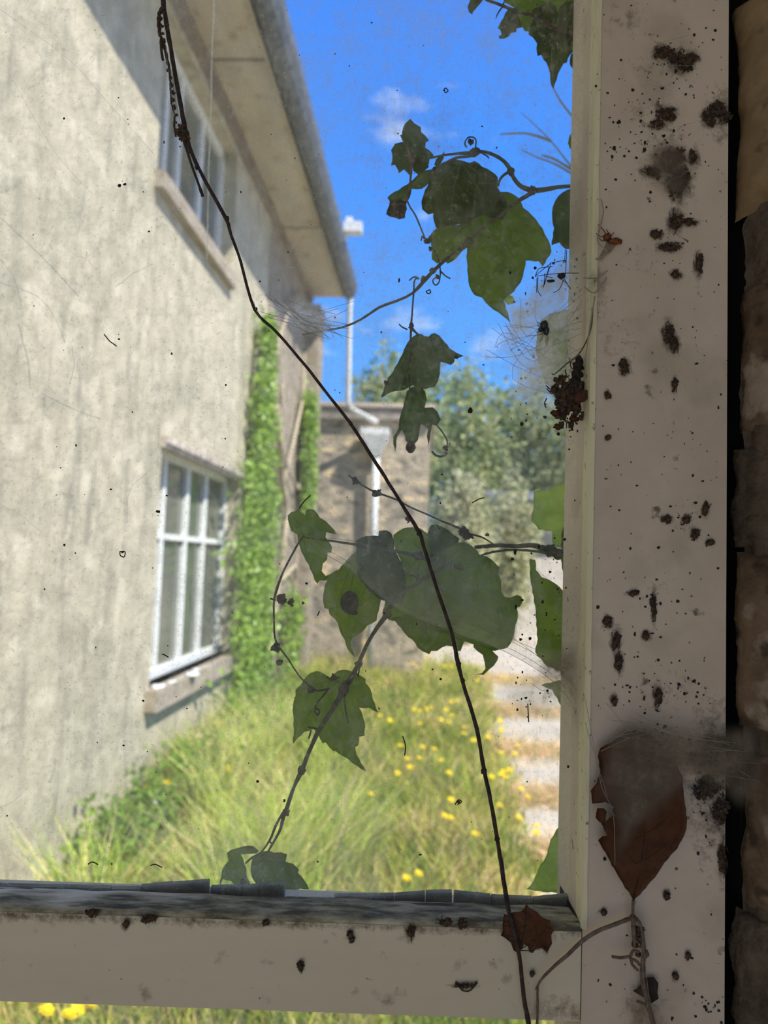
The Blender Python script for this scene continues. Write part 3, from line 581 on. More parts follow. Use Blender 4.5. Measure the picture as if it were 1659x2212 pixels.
s = MB(); s.tube([T(-1.14,9.6,3.50), T(-1.155,9.68,3.35), T(-1.135,9.75,2.10), T(-1.10,9.8,2.03), T(-.76,10.03,1.90)], .036, 10); build('pipe', s, PIPE, dp)
s = MB(); s.add([T(u, v, z) for (u, v, z) in [(-.97,9.9,1.80),(-.58,9.9,1.80),(-.58,10.14,1.80),(-.97,10.14,1.80),(-.97,9.9,1.71),(-.58,9.9,1.71),(-.58,10.14,1.71),(-.97,10.14,1.71),(-.80,9.98,1.42),(-.70,9.98,1.42),(-.70,10.1,1.42),(-.80,10.1,1.42)]],
   [(0,1,2,3)[::-1],(0,4,5,1),(1,5,6,2),(2,6,7,3),(3,7,4,0),(4,8,9,5),(5,9,10,6),(6,10,11,7),(7,11,8,4),(8,11,10,9)]); build('hopper_head', s, PIPE, dp)
s = MB(); s.tube([T(-.75,10.04,1.47), T(-.75,10.06,.4), T(-.75,10.06,-1.58)], .05, 10); build('downpipe', s, PIPE, dp)
RUB = mat('sandstone_rubble', (.50,.42,.31), .95, (.33,.29,.23), scale=5, lo=.4, hi=.6, bump=.02, bscale=16, stretch=(1,1,2.0), extra=[((.78,.60,.36), 4, .57, .64, (1,1,2.2), .9), ((.14,.13,.11), 5, .55, .66, (1,1,1.6), .85)])
ob = empty('outbuilding', T(-1, 10.2, GZ), 'low sandstone outbuilding with flat roof behind the white downpipe', 'outbuilding')
s = MB(); s.box(-1.72, -.03, 10.2, 13, GZ-.02, 1.98, 0, T); build('stone_wall', s, RUB, ob)
s = MB(); s.box(-1.75, .02, 10.1, 13.1, 1.95, 2.14, 0, T); build('roof', s, mat('roof_edge_shade', (.22,.20,.18), .9, (.36,.31,.27), scale=8), ob)  # dark slab colour stands in for the shadow beneath the parapet
s = MB(); s.box(-1.75, .04, 10.06, 13.1, 2.12, 2.17, 0, T); build('coping', s, mat('coping', (.55,.46,.38), .9), ob)

# ivy on the house wall
IVY = mat('ivy_leaf', (.16,.34,.05), .4, (.42,.56,.10), scale=25, lo=.35, hi=.65, spec=.5, transl=.3)
STEM = mat('pale_creeper_stem', (.52,.45,.33), .9, (.36,.30,.22), scale=30)
iv = empty('ivy', T(-1.62, 7.2, GZ), 'green ivy column climbing the wall beside the lower window', 'ivy')
s = MB(); r3 = random.Random(11)
for k in range(620):
    t = r3.random()**.85; z = 2.25-t*3.75; wd = .07+.85*min(1,t*1.5); cv = 6.80+.05*min(1, t*1.6)
    v = cv+r3.gauss(0,1)*wd*.42; leafcards(s, T(-1.60+.04*r3.random(), v, z), (.07,.10,.10), 11, .062, r3)
build('foliage', s, IVY, iv)
s = MB()
for k in range(3): s.tube([T(-1.66, 6.75+.15*k+.1*math.sin(z*3+k), z) for z in np.linspace(GZ, 2.1-.3*k, 14)], np.linspace(.022,.006,14), 6)
build('stem', s, STEM, iv)
iv = empty('ivy', T(-1.62, 9.2, GZ), 'thin green ivy strip near the far corner of the wall', 'ivy')
s = MB()
for k in range(150):
    z = 2.05-r3.random()*1.5; v = 9.2+.16*r3.gauss(0,1)*.6; leafcards(s, T(-1.54, v, z), (.07,.10,.12), 10, .07, r3)
for k in range(60): leafcards(s, T(-1.55, 8.3+.6*r3.random(), -1.5+1.1*r3.random()), (.1,.14,.14), 10, .07, r3)
build('foliage', s, IVY, iv)
s = MB(); s.tube([T(-1.64, 9.2+.06*math.sin(z*4), z) for z in np.linspace(GZ, 1.9, 12)], np.linspace(.02,.006,12), 6); build('stem', s, STEM, iv)
crp = empty('bare_creeper', T(-1.6, 8.8, GZ), 'leafless pale creeper stems on the stone wall past the ivy', 'creeper')
for k, pts in enumerate([[(8.15,1.7),(8.4,1.25),(8.75,.95),(9.15,.55),(8.85,.25),(8.85,-.3),(8.7,-.8),(8.1,-1.2),(7.6,-1.6)], [(8.0,1.15),(8.35,.9),(8.8,.62),(9.2,.42),(9.9,.2)], [(8.3,2.0),(8.55,1.5),(9.0,1.1),(9.6,.9),(10.3,1.1)], [(8.85,-.5),(9.3,-.55),(9.8,-.75),(10.2,-1.1)], [(7.9,1.9),(8.2,2.5),(8.7,3.1),(9.4,3.5)], [(8.9,.9),(9.3,1.6),(9.8,2.2),(10.4,2.9)],[(8.85,-.3),(9.6,-.1),(10.4,-.4),(11.2,-.6)]]):
    q = [T(-1.64+.03*math.sin(i*2+k), min(v*.93, 9.3), z*.93) for i, (v, z) in enumerate(pts)]
    sm_ = []
    for i in range(len(q)-1):
        for t in (0,.33,.66): sm_.append(q[i].lerp(q[i+1], t)+Vector((0,.03*noise.noise(Vector((i+t,k,0))*3),.03*noise.noise(Vector((k,i+t,5))*3))))
    sm_.append(q[-1]); s = MB(); s.tube(sm_, np.linspace(.045 if k == 0 else .028, .012, len(sm_)), 7); build('stem', s, STEM, crp)

# ------------------------------------------------------------------ trees and things beyond
def tree(name, u, v, ztop, zbot, ru, rv, nclus, nleaf, size, mt, label, seed, cat='tree', trunk=True, group='trees beyond the house'):
    rr_ = random.Random(seed); o = empty(name, T(u, v, GZ), label, cat, group)
    cz = (ztop+zbot)/2; rz = (ztop-zbot)/2; s = MB()
    for k in range(nclus):
        d = Vector((rr_.gauss(0,1), rr_.gauss(0,1), rr_.gauss(0,1))).normalized()*(rr_.random()**.35)
        d *= 1+.28*noise.noise(d*2.2+Vector((seed,0,0)))
        leafcards(s, T(u+d.x*ru*.9, v+d.y*rv*.9, cz+d.z*rz*.88), (ru*.22, rv*.22, rz*.13), nleaf, size, rr_)
    build('foliage', s, mt, o)
    if trunk:
        s = MB(); s.tube([T(u,v,GZ-.05), T(u+.05,v,(GZ+cz)/2), T(u-.1,v+.1,cz), T(u,v,cz+rz*.6)], [.16,.13,.09,.03], 9)
        for k in range(7):
            a = rr_.uniform(0,6.28); z = cz+rz*rr_.uniform(-.6,.3); s.tube([T(u,v,z), T(u+.4*ru*math.cos(a), v+.4*rv*math.sin(a), z+rz*.2), T(u+.75*ru*math.cos(a), v+.75*rv*math.sin(a), z+rz*.4)], [.06,.04,.015], 6)
        build('trunk', s, STEM, o)
    return o
TL1 = mat('tree_leaf_olive', (.23,.33,.15), .7, (.50,.52,.25), scale=1.2, lo=.4, hi=.6, transl=.3); TL2 = mat('tree_leaf_dull', (.19,.28,.15), .7, (.48,.48,.25), scale=1.0, lo=.4, hi=.62, transl=.3)
TL3 = mat('shrub_leaf_pale', (.42,.44,.22), .7, (.62,.60,.38), scale=1.6, lo=.42, hi=.6, transl=.3)
tree('broadleaf_tree', -1.0, 20, 6.2, 1.4, 1.3, 1.1, 120, 26, .17, TL1, 'olive green tree rising behind the outbuilding roof', 21)
tree('broadleaf_tree', .9, 24, 7.0, -.6, 1.9, 1.8, 260, 30, .2, TL1, 'tall tree just right of the hanging leaf beyond the yard', 22)
tree('broadleaf_tree', 3.6, 25, 6.6, -1.0, 2.5, 2.0, 300, 32, .21, TL2, 'broad dull green tree filling the far side of the yard', 23)
tree('broadleaf_tree', 6.6, 28, 6.6, -.9, 2.6, 2.0, 200, 30, .24, TL2, 'rearmost dull green tree towards the window post', 24)
tree('shrub', .72, 15.0, 2.1, -1.55, .62, .7, 150, 24, .12, TL3, 'pale cream green shrub beside the outbuilding', 25, 'shrub', True, 'shrubs by the yard')
tree('shrub', 1.75, 16.0, 2.2, -1.5, .68, .6, 140, 22, .12, TL3, 'pale blossoming shrub in front of the dark shed', 26, 'shrub', True, 'shrubs by the yard')
tree('shrub', -.1, 18.5, 1.6, -1.4, .9, .7, 60, 22, .14, TL1, 'dark green shrub tucked behind the outbuilding corner', 27, 'shrub', True, 'shrubs by the yard')
sh = empty('shed', T(3.0, 20, GZ), 'dark low shed under the trees at the yard end', 'shed')
s = MB(); s.box(1.7, 5.2, 20, 22, GZ-.02, 1.75, 0, T); build('shed_wall', s, mat('dark_boards', (.10,.10,.085), .9, (.17,.17,.14), scale=5, stretch=(4,1,.3)), sh)
s = MB(); s.add([T(*q) for q in [(1.6,19.9,1.75),(5.3,19.9,1.75),(5.3,22.1,2.15),(1.6,22.1,2.15),(1.6,19.9,1.8),(5.3,19.9,1.8),(5.3,22.1,2.2),(1.6,22.1,2.2)]], [(0,3,2,1),(4,5,6,7),(0,1,5,4),(1,2,6,5),(2,3,7,6),(3,0,4,7)]); build('shed_roof', s, SLATE, sh)
hd = empty('hedge', T(0, 34, GZ), 'long green hedge closing the yard at the horizon', 'hedge'); s = MB(); rh = random.Random(5)
for k in range(260): leafcards(s, T(rh.uniform(-7,14), 34+rh.uniform(-.5,.5), rh.uniform(-1.4,1.9)), (.6,.5,.5), 16, .3, rh)
build('foliage', s, TL2, hd)
s = MB(); s.box(-7,14,34.3,34.9,GZ,1.5,0,T); build('hedge_core', s, mat('hedge_core',(.05,.07,.03),.9), hd)
s = MB(); s.box(1.3, 9, 17.6, 17.9, GZ-.02, .2, 0, T); single('garden_wall', s, mat('pale_wall', (.62,.56,.47), .9, (.5,.45,.37), scale=3, bump=.01), 'low pale stone wall crossing the far end of the path', 'wall')

# ------------------------------------------------------------------ leaves of the climbing vine (outside the pane)
def O(ox, oy, sc_, pts): return [(ox+a/sc_, oy+b/sc_) for a, b in pts]
A1 = lambda p: O(1000, 0, 5.925, p); A2 = lambda p: O(820, 230, 3.607, p); A3 = lambda p: O(780, 690, 6.9125, p)
A4 = lambda p: O(600, 1080, 5.53, p); A5 = lambda p: O(820, 1120, 5.027, p); A6 = lambda p: O(460, 1430, 4.1475, p)
A7 = lambda p: O(1130, 1000, 3.814, p); A8 = lambda p: O(780, 1500, 3.108, p); A9 = lambda p: O(780, 660, 3.318, p)
B1 = lambda p: O(1180, 1450, 2.902, p); B2 = lambda p: O(1060, 1940, 4.1475, p)
def inside(p, poly):
    r = False; j = len(poly)-1
    for i in range(len(poly)):
        (xi, yi), (xj_, yj) = poly[i], poly[j]
        if (yi > p[1]) != (yj > p[1]) and p[0] < (xj_-xi)*(p[1]-yi)/(yj-yi)+xi: r = not r
        j = i
    return r
def sheet(pts, Y, amp=.004, tilt=(0, 0), seed=0, serr=1.2, grid=11, rag=0, veins=None, thick=.00022, holes=(), fade=None):
    """a thin curved blade inside an outline: front and back skins joined at the rim, veins raised on the front"""
    ed = []
    for i in range(len(pts)):
        a, b = Vector(pts[i]), Vector(pts[(i+1) % len(pts)]); d = b-a; k = max(1, int(d.length/9))
        nrm = Vector((d.y, -d.x)).normalized() if d.length else Vector((0,0))
        for t in range(k):
            q = a+d*(t/k); j = (serr*(1 if t % 2 else -.4) if k > 1 and t else 0)+rag*noise.noise(Vector((q.x*.3, q.y*.3, seed)))
            ed.append(q+nrm*j)
    n0 = len(ed); inn = []
    xs = [p.x for p in ed]; ys = [p.y for p in ed]; poly = [(p.x, p.y) for p in ed]
    x = min(xs)
    while x < max(xs):
        y = min(ys)
        while y < max(ys):
            q = (x+.37*grid*noise.noise(Vector((x, y, 1))), y+.37*grid*noise.noise(Vector((x, y, 5))))
            if inside(q, poly) and min((q[0]-p.x)**2+(q[1]-p.y)**2 for p in ed) > (grid*.4)**2: inn.append(Vector(q))
            y += grid
        x += grid
    vs, _, fs, *_r = geometry.delaunay_2d_cdt(ed+inn, [(i, (i+1) % n0) for i in range(n0)], [], 1, 1e-4)
    cx, cy = sum(xs)/len(xs), sum(ys)/len(ys); R_ = max(max(xs)-min(xs), max(ys)-min(ys))/2+1e-6
    def dy(px, py):
        a, b = (px-cx)/R_, (py-cy)/R_
        return amp*(a*a+b*b-.5)*.8 + tilt[0]*a + tilt[1]*b + amp*.8*noise.noise(Vector((a*1.6, b*1.6, seed*2.3))) + amp*.25*noise.noise(Vector((a*5, b*5, seed)))
    s = MB(); front = [P(v[0], v[1], Y+dy(v[0], v[1])) for v in vs]; back = [p+Vector((0, thick, 0)) for p in front]
    F_ = []
    for f in fs:
        if holes and any(((sum(vs[i][0] for i in f)/3-h[0])/h[2])**2+((sum(vs[i][1] for i in f)/3-h[1])/h[3])**2 < 1 for h in holes): continue
        F_.append(tuple(f))
    n = len(front); s.add(front+back, F_+[tuple(n+i for i in f[::-1]) for f in F_], 0, True)
    if fade:        # (width in px, firm edge points)
        soft = [p for p in ed if all((p.x-q[0])**2+(p.y-q[1])**2 > fade[0]**2 for q in fade[1])]
        cv = []
        for v_ in vs:
            d = min([math.hypot(v_[0]-p.x, v_[1]-p.y) for p in soft] or [1e3])/fade[2]; d = min(1, max(0, d)); q = d*d*(3-2*d)
            q *= .75+.6*noise.noise(Vector((v_[0]*.02, v_[1]*.02, seed)))
            if fade[1]:
                de = min(math.hypot(v_[0]-a, v_[1]-b) for a, b in fade[1]); q *= 1+.9*math.exp(-de/26)
            cv.append(max(0, q))
        s.cover = cv+cv
    cnt = {}
    for f in F_:
        for i in range(3):
            a, b = f[i], f[(i+1) % 3]; cnt[(a, b)] = cnt.get((a, b), 0)+1
    rim = [(a, b) for (a, b) in cnt if (b, a) not in cnt]
    s.add([], []); base = 0
    s.f += [[a, b, n+b, n+a] for a, b in rim]; s.m += [0]*len(rim); s.sm += [False]*len(rim)
    for vn in (veins or []):
        def tub(a, b, r0, r1):
            pts_ = [Vector(a).lerp(Vector(b), t/8) for t in range(9)]; nn_ = (Vector(b)-Vector(a)).orthogonal() if False else Vector((-(b[1]-a[1]), b[0]-a[0]))*.05
            pts_ = [q+nn_*math.sin(math.pi*t/8) for t, q in enumerate(pts_)]
            pts_ = [q for q in pts_ if inside((q.x, q.y), poly)]
            if len(pts_) > 2: s.tube([P(q.x, q.y, Y+dy(q.x, q.y)-.00008) for q in pts_], np.linspace(r0, r1, len(pts_)), 4, 1)
        o_, tips = vn
        for tp in tips:
            tub(o_, tp, .00028, .00008); d = Vector(tp)-Vector(o_); L_ = d.length; pe = Vector((-d.y, d.x)).normalized()
            for t in (.22,.38,.54,.70,.84):
                for sg in (-1, 1):
                    q = Vector(o_)+d*t; e_ = q+(pe*sg*.9+d.normalized()*.7)*L_*.26*(1-.5*t); tub((q.x, q.y), (e_.x, e_.y), .00014, .00005)
    return s
def px_tube(s, pts, Y, r, n=7, wob=.0, seed=0, mi=0, sub=4):
    """a twig through photo points; Y may be a number or one depth per point, r likewise (metres)"""
    k = len(pts); Ys = Y if hasattr(Y, '__len__') else [Y]*k; rs = r if hasattr(r, '__len__') else [r]*k
    out_, rr2 = [], []
    def cr_(a, b, c, d, t): return .5*((2*b)+(-a+c)*t+(2*a-5*b+4*c-d)*t*t+(-a+3*b-3*c+d)*t**3)
    for i in range(k-1):
        for j in range(sub):
            t = j/sub; i0, i3 = max(i-1, 0), min(i+2, k-1)
            x = cr_(pts[i0][0], pts[i][0], pts[i+1][0], pts[i3][0], t); y = cr_(pts[i0][1], pts[i][1], pts[i+1][1], pts[i3][1], t)
            q = len(out_); out_.append(P(x+wob*noise.noise(Vector((q*.7, seed, 0))), y+wob*noise.noise(Vector((seed, q*.7, 3))), Ys[i]+(Ys[i+1]-Ys[i])*t))
            rr2.append((rs[i]+(rs[i+1]-rs[i])*t)*(1+.18*noise.noise(Vector((q*.9, seed, 8)))))
    out_.append(P(*pts[-1], Ys[-1])); rr2.append(rs[-1]); s.tube(out_, rr2, n, mi); return s
def stemm(parent, pts, Y, r, m_=None, name='stem', seed=0, knots=()):
    s = MB(); px_tube(s, pts, Y, r, seed=seed, wob=.6)
    Y0 = Y if not hasattr(Y, '__len__') else Y[0]
    for (x, y, kr) in knots: s.blob(P(x, y, Y0), kr, x, .5, 1.3, 6)
    return build(name, s, m_ or BARK, parent)
def leaf(parent, pts, Y, m_, label=None, **kw):
    return build('leaf', sheet(pts, Y, **kw), [m_, VEIN], parent, label)
def curl(parent, x, y, r, seed, Y, name='withered_leaf', m_=None, sq=(1,.45,.8)):
    s = MB(); rq = random.Random(seed); c = P(x, y, Y); rad = r*Y/F
    for k in range(5):
        n_ = 7; vs = []; a0 = rq.uniform(0,6.28); tw = rq.uniform(-2,2)
        ax = Vector((rq.gauss(0,1), rq.gauss(0,.6), rq.gauss(0,1))).normalized(); bx = ax.orthogonal().normalized(); cx_ = ax.cross(bx)
        for i in range(n_+1):
            t = i/n_; wd = rad*.55*math.sin(math.pi*min(1, t*.9+.08)); an = a0+tw*t*2
            cc = c+ax*rad*(t*1.3-.45)+bx*rad*.35*math.sin(t*4+k)
            dd = (bx*math.cos(an)+cx_*math.sin(an))*wd; vs += [cc-dd, cc+dd]
        s.add(vs, [(i*2, i*2+1, i*2+3, i*2+2) for i in range(n_)], 0, True)
    s.blob(c, rad*.42, seed, .8, 1.4, 7, sq=sq)
    return build(name, s, m_ or BR_GREY, parent)

# vine high in the right corner
v1 = empty('climbing_vine', P(1270, 60, .52), 'dark leafy vine hanging in the top right corner outside the pane', 'vine')
leaf(v1, A1([(60,80),(85,20),(110,-40),(260,-60),(250,10),(190,80),(130,150),(120,185),(75,150)]), .500, GL_DRK, seed=1, amp=.003)
leaf(v1, A1([(600,90),(540,170),(490,270),(445,360),(470,370),(485,400),(495,450),(460,455),(465,495),(540,490),(590,460),(625,415),(680,410),(690,360),(755,350),(740,280),(700,170),(660,110)]), .500, GL_DRK, seed=2, amp=.002)
leaf(v1, A1([(515,-120),(520,20),(590,60),(690,130),(720,300),(790,395),(840,400),(845,445),(900,470),(1100,400),(1400,200),(1700,150),(1700,-120)]), .530, GL_MID, 'large bright leaf at the very top', seed=3, amp=.004, veins=[(A1([(1150,60)])[0], A1([(560,-20),(860,430),(1600,40)]))])
leaf(v1, A1([(880,130),(900,230),(860,330),(840,440),(900,480),(950,555),(940,620),(955,715),(1005,700),(1030,760),(1070,800),(1100,880),(1130,1090),(1160,1140),(1200,1020),(1240,900),(1290,810),(1330,800),(1370,700),(1430,640),(1460,540),(1440,450),(1560,350),(1620,250),(1600,100),(1500,30),(1420,0),(1300,30),(1240,90),(1215,170),(1190,80),(1120,20),(1000,60),(930,100)]), .512, GL_DRK, 'dark leaf drawn out to a long point', seed=4, amp=.003, veins=[(A1([(1200,200)])[0], A1([(1160,1100),(870,430),(1440,600)]))])
leaf(v1, A1([(1000,80),(1120,20),(1190,80),(1215,170),(1240,90),(1420,0),(1520,40),(1570,120),(1600,260),(1560,350),(1500,420),(1330,480),(1180,420),(1060,300)]), .505, GL_DRK, seed=5, amp=.002)
leaf(v1, A1([(1380,700),(1440,640),(1460,560),(1500,520),(1660,530),(1660,880),(1480,890),(1400,870),(1370,830)]), .520, GL_TEAL, seed=6, amp=.002)
leaf(v1, A1([(1480,890),(1520,880),(1660,900),(1660,1300),(1500,1280),(1430,1260),(1395,1200),(1410,1100),(1430,1000)]), .520, GL_TEAL, seed=7, amp=.002)
leaf(v1, A1([(1400,1520),(1440,1540),(1500,1540),(1660,1500),(1660,2160),(1550,2060),(1500,2010),(1420,1920),(1370,1900),(1345,1830),(1360,1750),(1395,1690),(1400,1620)]), .510, GL_MID, seed=8, amp=.002)
leaf(v1, A1([(1500,1290),(1640,1280),(1640,1540),(1510,1550),(1460,1400)]), .505, BR_DARK, 'dark brown shrivelled leaf at the frame', seed=9, amp=.002)
stemm(v1, [(1035,-12),(1052,0),(1075,8),(1100,18),(1130,28),(1160,37),(1200,60),(1290,90)], .498, [.0007,.0009,.001,.0011,.0012,.0013,.0013,.0014], TWIG, seed=3)
stemm(v1, [(1088,6),(1086,14),(1080,22),(1074,32),(1071,41)], .499, [.0007,.0006,.0006,.0005,.0002], BR_GREY, 'tendril')
stemm(v1, [(1225,70),(1245,75),(1268,90),(1290,100)], .503, .0012, TWIG)
s = MB()
# vine reaching in from the post, with the two big leaves
v2 = empty('climbing_vine', P(1290, 403, .51), 'vine arching in from the post with two large overlapping leaves against the sky', 'vine')
leaf(v2, A2([(470,450),(500,432),(560,415),(640,420),(700,440),(740,425),(800,470),(870,505),(920,550),(915,620),(940,665),(980,720),(1000,800),(960,880),(880,870),(820,840),(760,860),(700,900),(600,920),(440,945),(425,900),(418,830),(380,842),(332,800),(325,740),(345,680),(385,590),(390,510),(420,470)]), .505, GL_DRK, 'darker upper leaf', seed=11, amp=.004, veins=[(A2([(640,430)])[0], A2([(350,800),(560,900),(980,860),(900,560)]))])
leaf(v2, A2([(940,665),(1000,665),(1080,710),(1120,790),(1190,850),(1270,950),(1290,1000),(1330,1080),(1340,1130),(1270,1245),(1240,1205),(1140,1200),(1125,1280),(1100,1370),(1060,1420),(1050,1440),(1000,1480),(965,1510),(1020,1680),(970,1640),(920,1600),(860,1560),(800,1490),(740,1470),(700,1400),(690,1320),(680,1200),(680,1100),(640,1130),(600,1180),(530,1225),(500,1190),(450,1225),(408,1190),(412,1110),(390,1010),(440,950),(520,930),(620,920),(700,860),(740,820),(820,830),(900,760)]), .515, GL_MID, 'large three-lobed leaf with a long tip', seed=12, amp=.004, veins=[(A2([(890,780)])[0], A2([(1010,1650),(430,1180),(1310,1180),(700,1380)]))])
leaf(v2, A2([(180,270),(175,200),(200,130),(240,95),(270,130),(320,160),(325,200),(385,265),(360,280),(355,320),(415,370),(425,395),(390,410),(370,480),(300,470),(260,410),(240,360),(200,300)]), .500, GL_TEAL, seed=13, amp=.003)
leaf(v2, A2([(180,275),(120,290),(90,340),(100,380),(88,460),(120,455),(150,520),(190,490),(220,520),(250,555),(250,440),(240,370),(210,300)]), .502, GL_TEAL, seed=14, amp=.002)
leaf(v2, A2([(245,420),(262,500),(300,530),(350,500),(385,470),(370,430),(300,400)]), .498, GL_DRK, seed=15, amp=.001)
leaf(v2, A2([(60,710),(80,690),(150,650),(210,610),(260,570),(330,510),(400,490),(430,500),(390,590),(330,640),(250,640),(230,720),(210,740),(160,730),(80,740)]), .500, GL_GREY, seed=16, amp=.002)
leaf(v2, A2([(80,735),(50,840),(80,860),(120,868),(150,880),(200,870),(215,800),(215,730),(150,730)]), .503, BR_GREY, 'withered brown tip', seed=17, amp=.002, rag=3)
leaf(v2, A2([(425,455),(440,410),(470,390),(505,350),(500,400),(480,440),(450,465)]), .497, GL_TEAL, seed=44, amp=.001)
leaf(v2, A2([(1390,700),(1460,650),(1585,630),(1760,640),(1760,1130),(1450,1110),(1400,1060),(1340,1080),(1360,950),(1345,870),(1350,780)]), .520, GL_TEAL, 'leaf half hidden behind the post', seed=18, amp=.003)
leaf(v2, A2([(960,1490),(1000,1465),(1040,1480),(1060,1530),(1000,1545)]), .522, GL_PALE, seed=41, amp=.001)
stemm(v2, [(1300,405),(1260,403),(1215,403),(1180,409),(1150,411),(1125,402),(1110,385),(1103,368),(1090,350),(1070,336),(1045,328),(1020,330),(985,332),(955,336),(925,343)], .500, [.0012,.0012,.0013,.0017,.0019,.0015,.0014,.0015,.0013,.0012,.0011,.0013,.0009,.0008,.0006], BARKG, seed=5, knots=[(1150,412,.003),(1103,370,.0028),(1022,330,.003),(1030,326,.0025)])
stemm(v2, [(1103,370),(1090,377),(1080,388),(1076,402)], .499, [.0012,.001,.0009,.0008], BARKG, 'leaf_stalk'); stemm(v2, [(1027,334),(1010,338),(985,341),(962,352)], .500, [.0011,.001,.0009,.0008], BARKG, 'leaf_stalk')
stemm(v2, [(1158,409),(1140,422),(1120,434),(1095,452),(1060,480),(1035,500),(1012,522),(985,543),(955,568),(930,592),(905,620),(890,634),(865,647),(820,664),(780,690),(740,707),(700,714),(652,723)], .496, [.0017,.0015,.0015,.0013,.0012,.0012,.0015,.0012,.0012,.0014,.0013,.0009,.0009,.0010,.0008,.0007,.0006,.0004], BARK, seed=6, knots=[(1012,522,.003),(935,585,.0022),(915,603,.002)])
stemm(v2, [(866,292),(878,318),(889,345),(888,372),(885,400),(879,432),(897,465),(910,495),(918,515)], .494, [.0006,.0008,.0010,.0009,.0007,.0006,.0006,.0006,.0005], GREYBR, seed=7, knots=[(890,347,.002)])
stemm(v2, [(905,602),(896,605),(893,640),(890,680),(888,705),(886,760),(884,815),(886,850)], .493, [.0007,.0006,.0006,.0006,.0008,.0007,.0006,.0004], TWIG, seed=8, knots=[(889,702,.0017)])
for (x, y, r_, sd_) in ((1016,306,11,1),(926,520,13,2),(931,538,8,3),(945,598,8,4),(888,708,8,5),(914,345,6,6)): curl(v2, x, y, r_, sd_, .496)
for pts in ([(1008,318),(1004,310),(1010,298),(1020,296),(1028,302),(1027,318)], [(938,540),(946,558),(950,575),(951,592),(948,610),(940,616),(935,606),(945,597)], [(951,585),(962,596),(973,602)], [(1040,330),(1052,337),(1056,342)], [(916,516),(912,510),(910,520)], [(880,712),(868,706),(862,700)], [(905,602),(895,598),(884,606)], [(888,712),(897,718),(903,726)]):
    stemm(v2, pts, .494, [.0006]+[.0005]*(len(pts)-1), TWIG, 'tendril', seed=pts[0][0])
# hanging folded leaves
v3 = empty('hanging_leaf', P(904, 722, .50), 'folded grey green leaf hanging from a thin stalk in front of the far trees', 'leaf')
leaf(v3, A3([(840,215),(740,280),(690,350),(640,450),(580,580),(500,720),(440,830),(400,870),(350,1000),(295,1150),(320,1165),(400,1110),(520,1070),(640,1055),(700,1020),(770,980),(830,1010),(900,1030),(960,1040),(1100,1010),(1150,920),(1180,800),(1190,630),(1220,560),(1150,420),(1050,300),(1010,255),(950,250),(900,215)]), .500, GL_GREY, seed=20, amp=.005, veins=[(A3([(880,230)])[0], A3([(420,1080),(860,1000),(1150,600)]))])
leaf(v3, A3([(1010,255),(1050,215),(1100,205),(1170,240),(1240,330),(1320,430),(1420,495),(1530,545),(1400,580),(1390,640),(1340,680),(1290,660),(1190,630),(1130,500),(1060,380)]), .494, GL_GREY, 'folded-over side with a dry tip', seed=21, amp=.003)
stemm(v3, [(889,703),(893,712),(901,721),(908,724)], .497, [.0008,.0007,.0008,.0007], GREYBR, 'leaf_stalk')
curl(v3, 835, 828, 9, 3, .498, m_=BR_LEAF); curl(v3, 985, 772, 6, 4, .493, m_=BR_DARK); curl(v3, 876, 826, 12, 6, .499)
v4 = empty('hanging_leaf', P(885, 850, .53), 'limp bluish folded leaf hanging below the grey green one', 'leaf')
leaf(v4, A3([(680,1080),(640,1230),(600,1380),(570,1500),(560,1620),(480,1750),(480,1860),(505,1985),(530,1880),(540,1750),(610,1650),(650,1720),(660,1800),(700,1850),(800,1860),(850,1800),(870,1700),(900,1560),(960,1600),(1000,1640),(980,1750),(1000,1885),(1030,1780),(1050,1640),(1060,1570),(1130,1590),(1190,1500),(1150,1390),(1070,1310),(950,1320),(980,1200),(960,1080),(900,1000),(830,990),(740,1020)]), .520, GL_GREY, seed=22, amp=.004)
s = MB(); s.blob(P(887, 966, .515), .0036, 4, .2, 1, 9, sq=(1,.6,1.1)); build('withered_tip', s, BR_GREY, v4)
stemm(v4, [(942,916),(955,933),(965,950),(966,962)], .515, [.0007,.0006,.0006,.0004], GREYBR, 'stalk'); curl(v4, 962, 968, 9, 8, .515); stemm(v4, [(933,975),(942,984),(955,986),(965,980),(960,977)], .515, .0008, BR_GREY, 'tendril')
# the middle spray
v5 = empty('climbing_vine', P(1290, 1200, .50), 'middle vine with broad leaves overlapping behind the web sheet', 'vine')
leaf(v5, A4([(120,185),(160,145),(230,130),(290,150),(330,185),(335,130),(370,105),(430,115),(480,170),(500,210),(570,250),(640,320),(705,410),(640,400),(580,385),(570,440),(610,500),(650,560),(640,630),(595,630),(590,710),(540,760),(525,850),(565,900),(590,930),(580,965),(500,960),(475,1000),(440,960),(415,880),(370,770),(310,670),(265,560),(240,480),(235,410),(160,370),(135,290)]), .505, GL_BRT, 'two-lobed leaf at the left end of the spray', seed=30, amp=.004, veins=[(A4([(300,420)])[0], A4([(480,980),(180,200),(600,330)]))])
leaf(v5, A4([(560,910),(640,880),(730,830),(800,750),(850,690),(900,640),(1000,600),(1100,640),(1200,860),(1230,1150),(1220,1250),(1190,1370),(1180,1440),(1070,1500),(1000,1580),(900,1640),(870,1690),(875,1760),(925,1885),(880,1840),(820,1750),(800,1670),(740,1560),(715,1470),(690,1430),(620,1370),(605,1305),(560,1290),(540,1210),(555,1070),(560,1020),(590,960)]), .510, GL_BRT, 'bright leaf carrying the snail', seed=31, amp=.004, veins=[(A4([(960,640)])[0], A4([(870,1720),(560,1150),(1210,1300),(700,1400)]))])
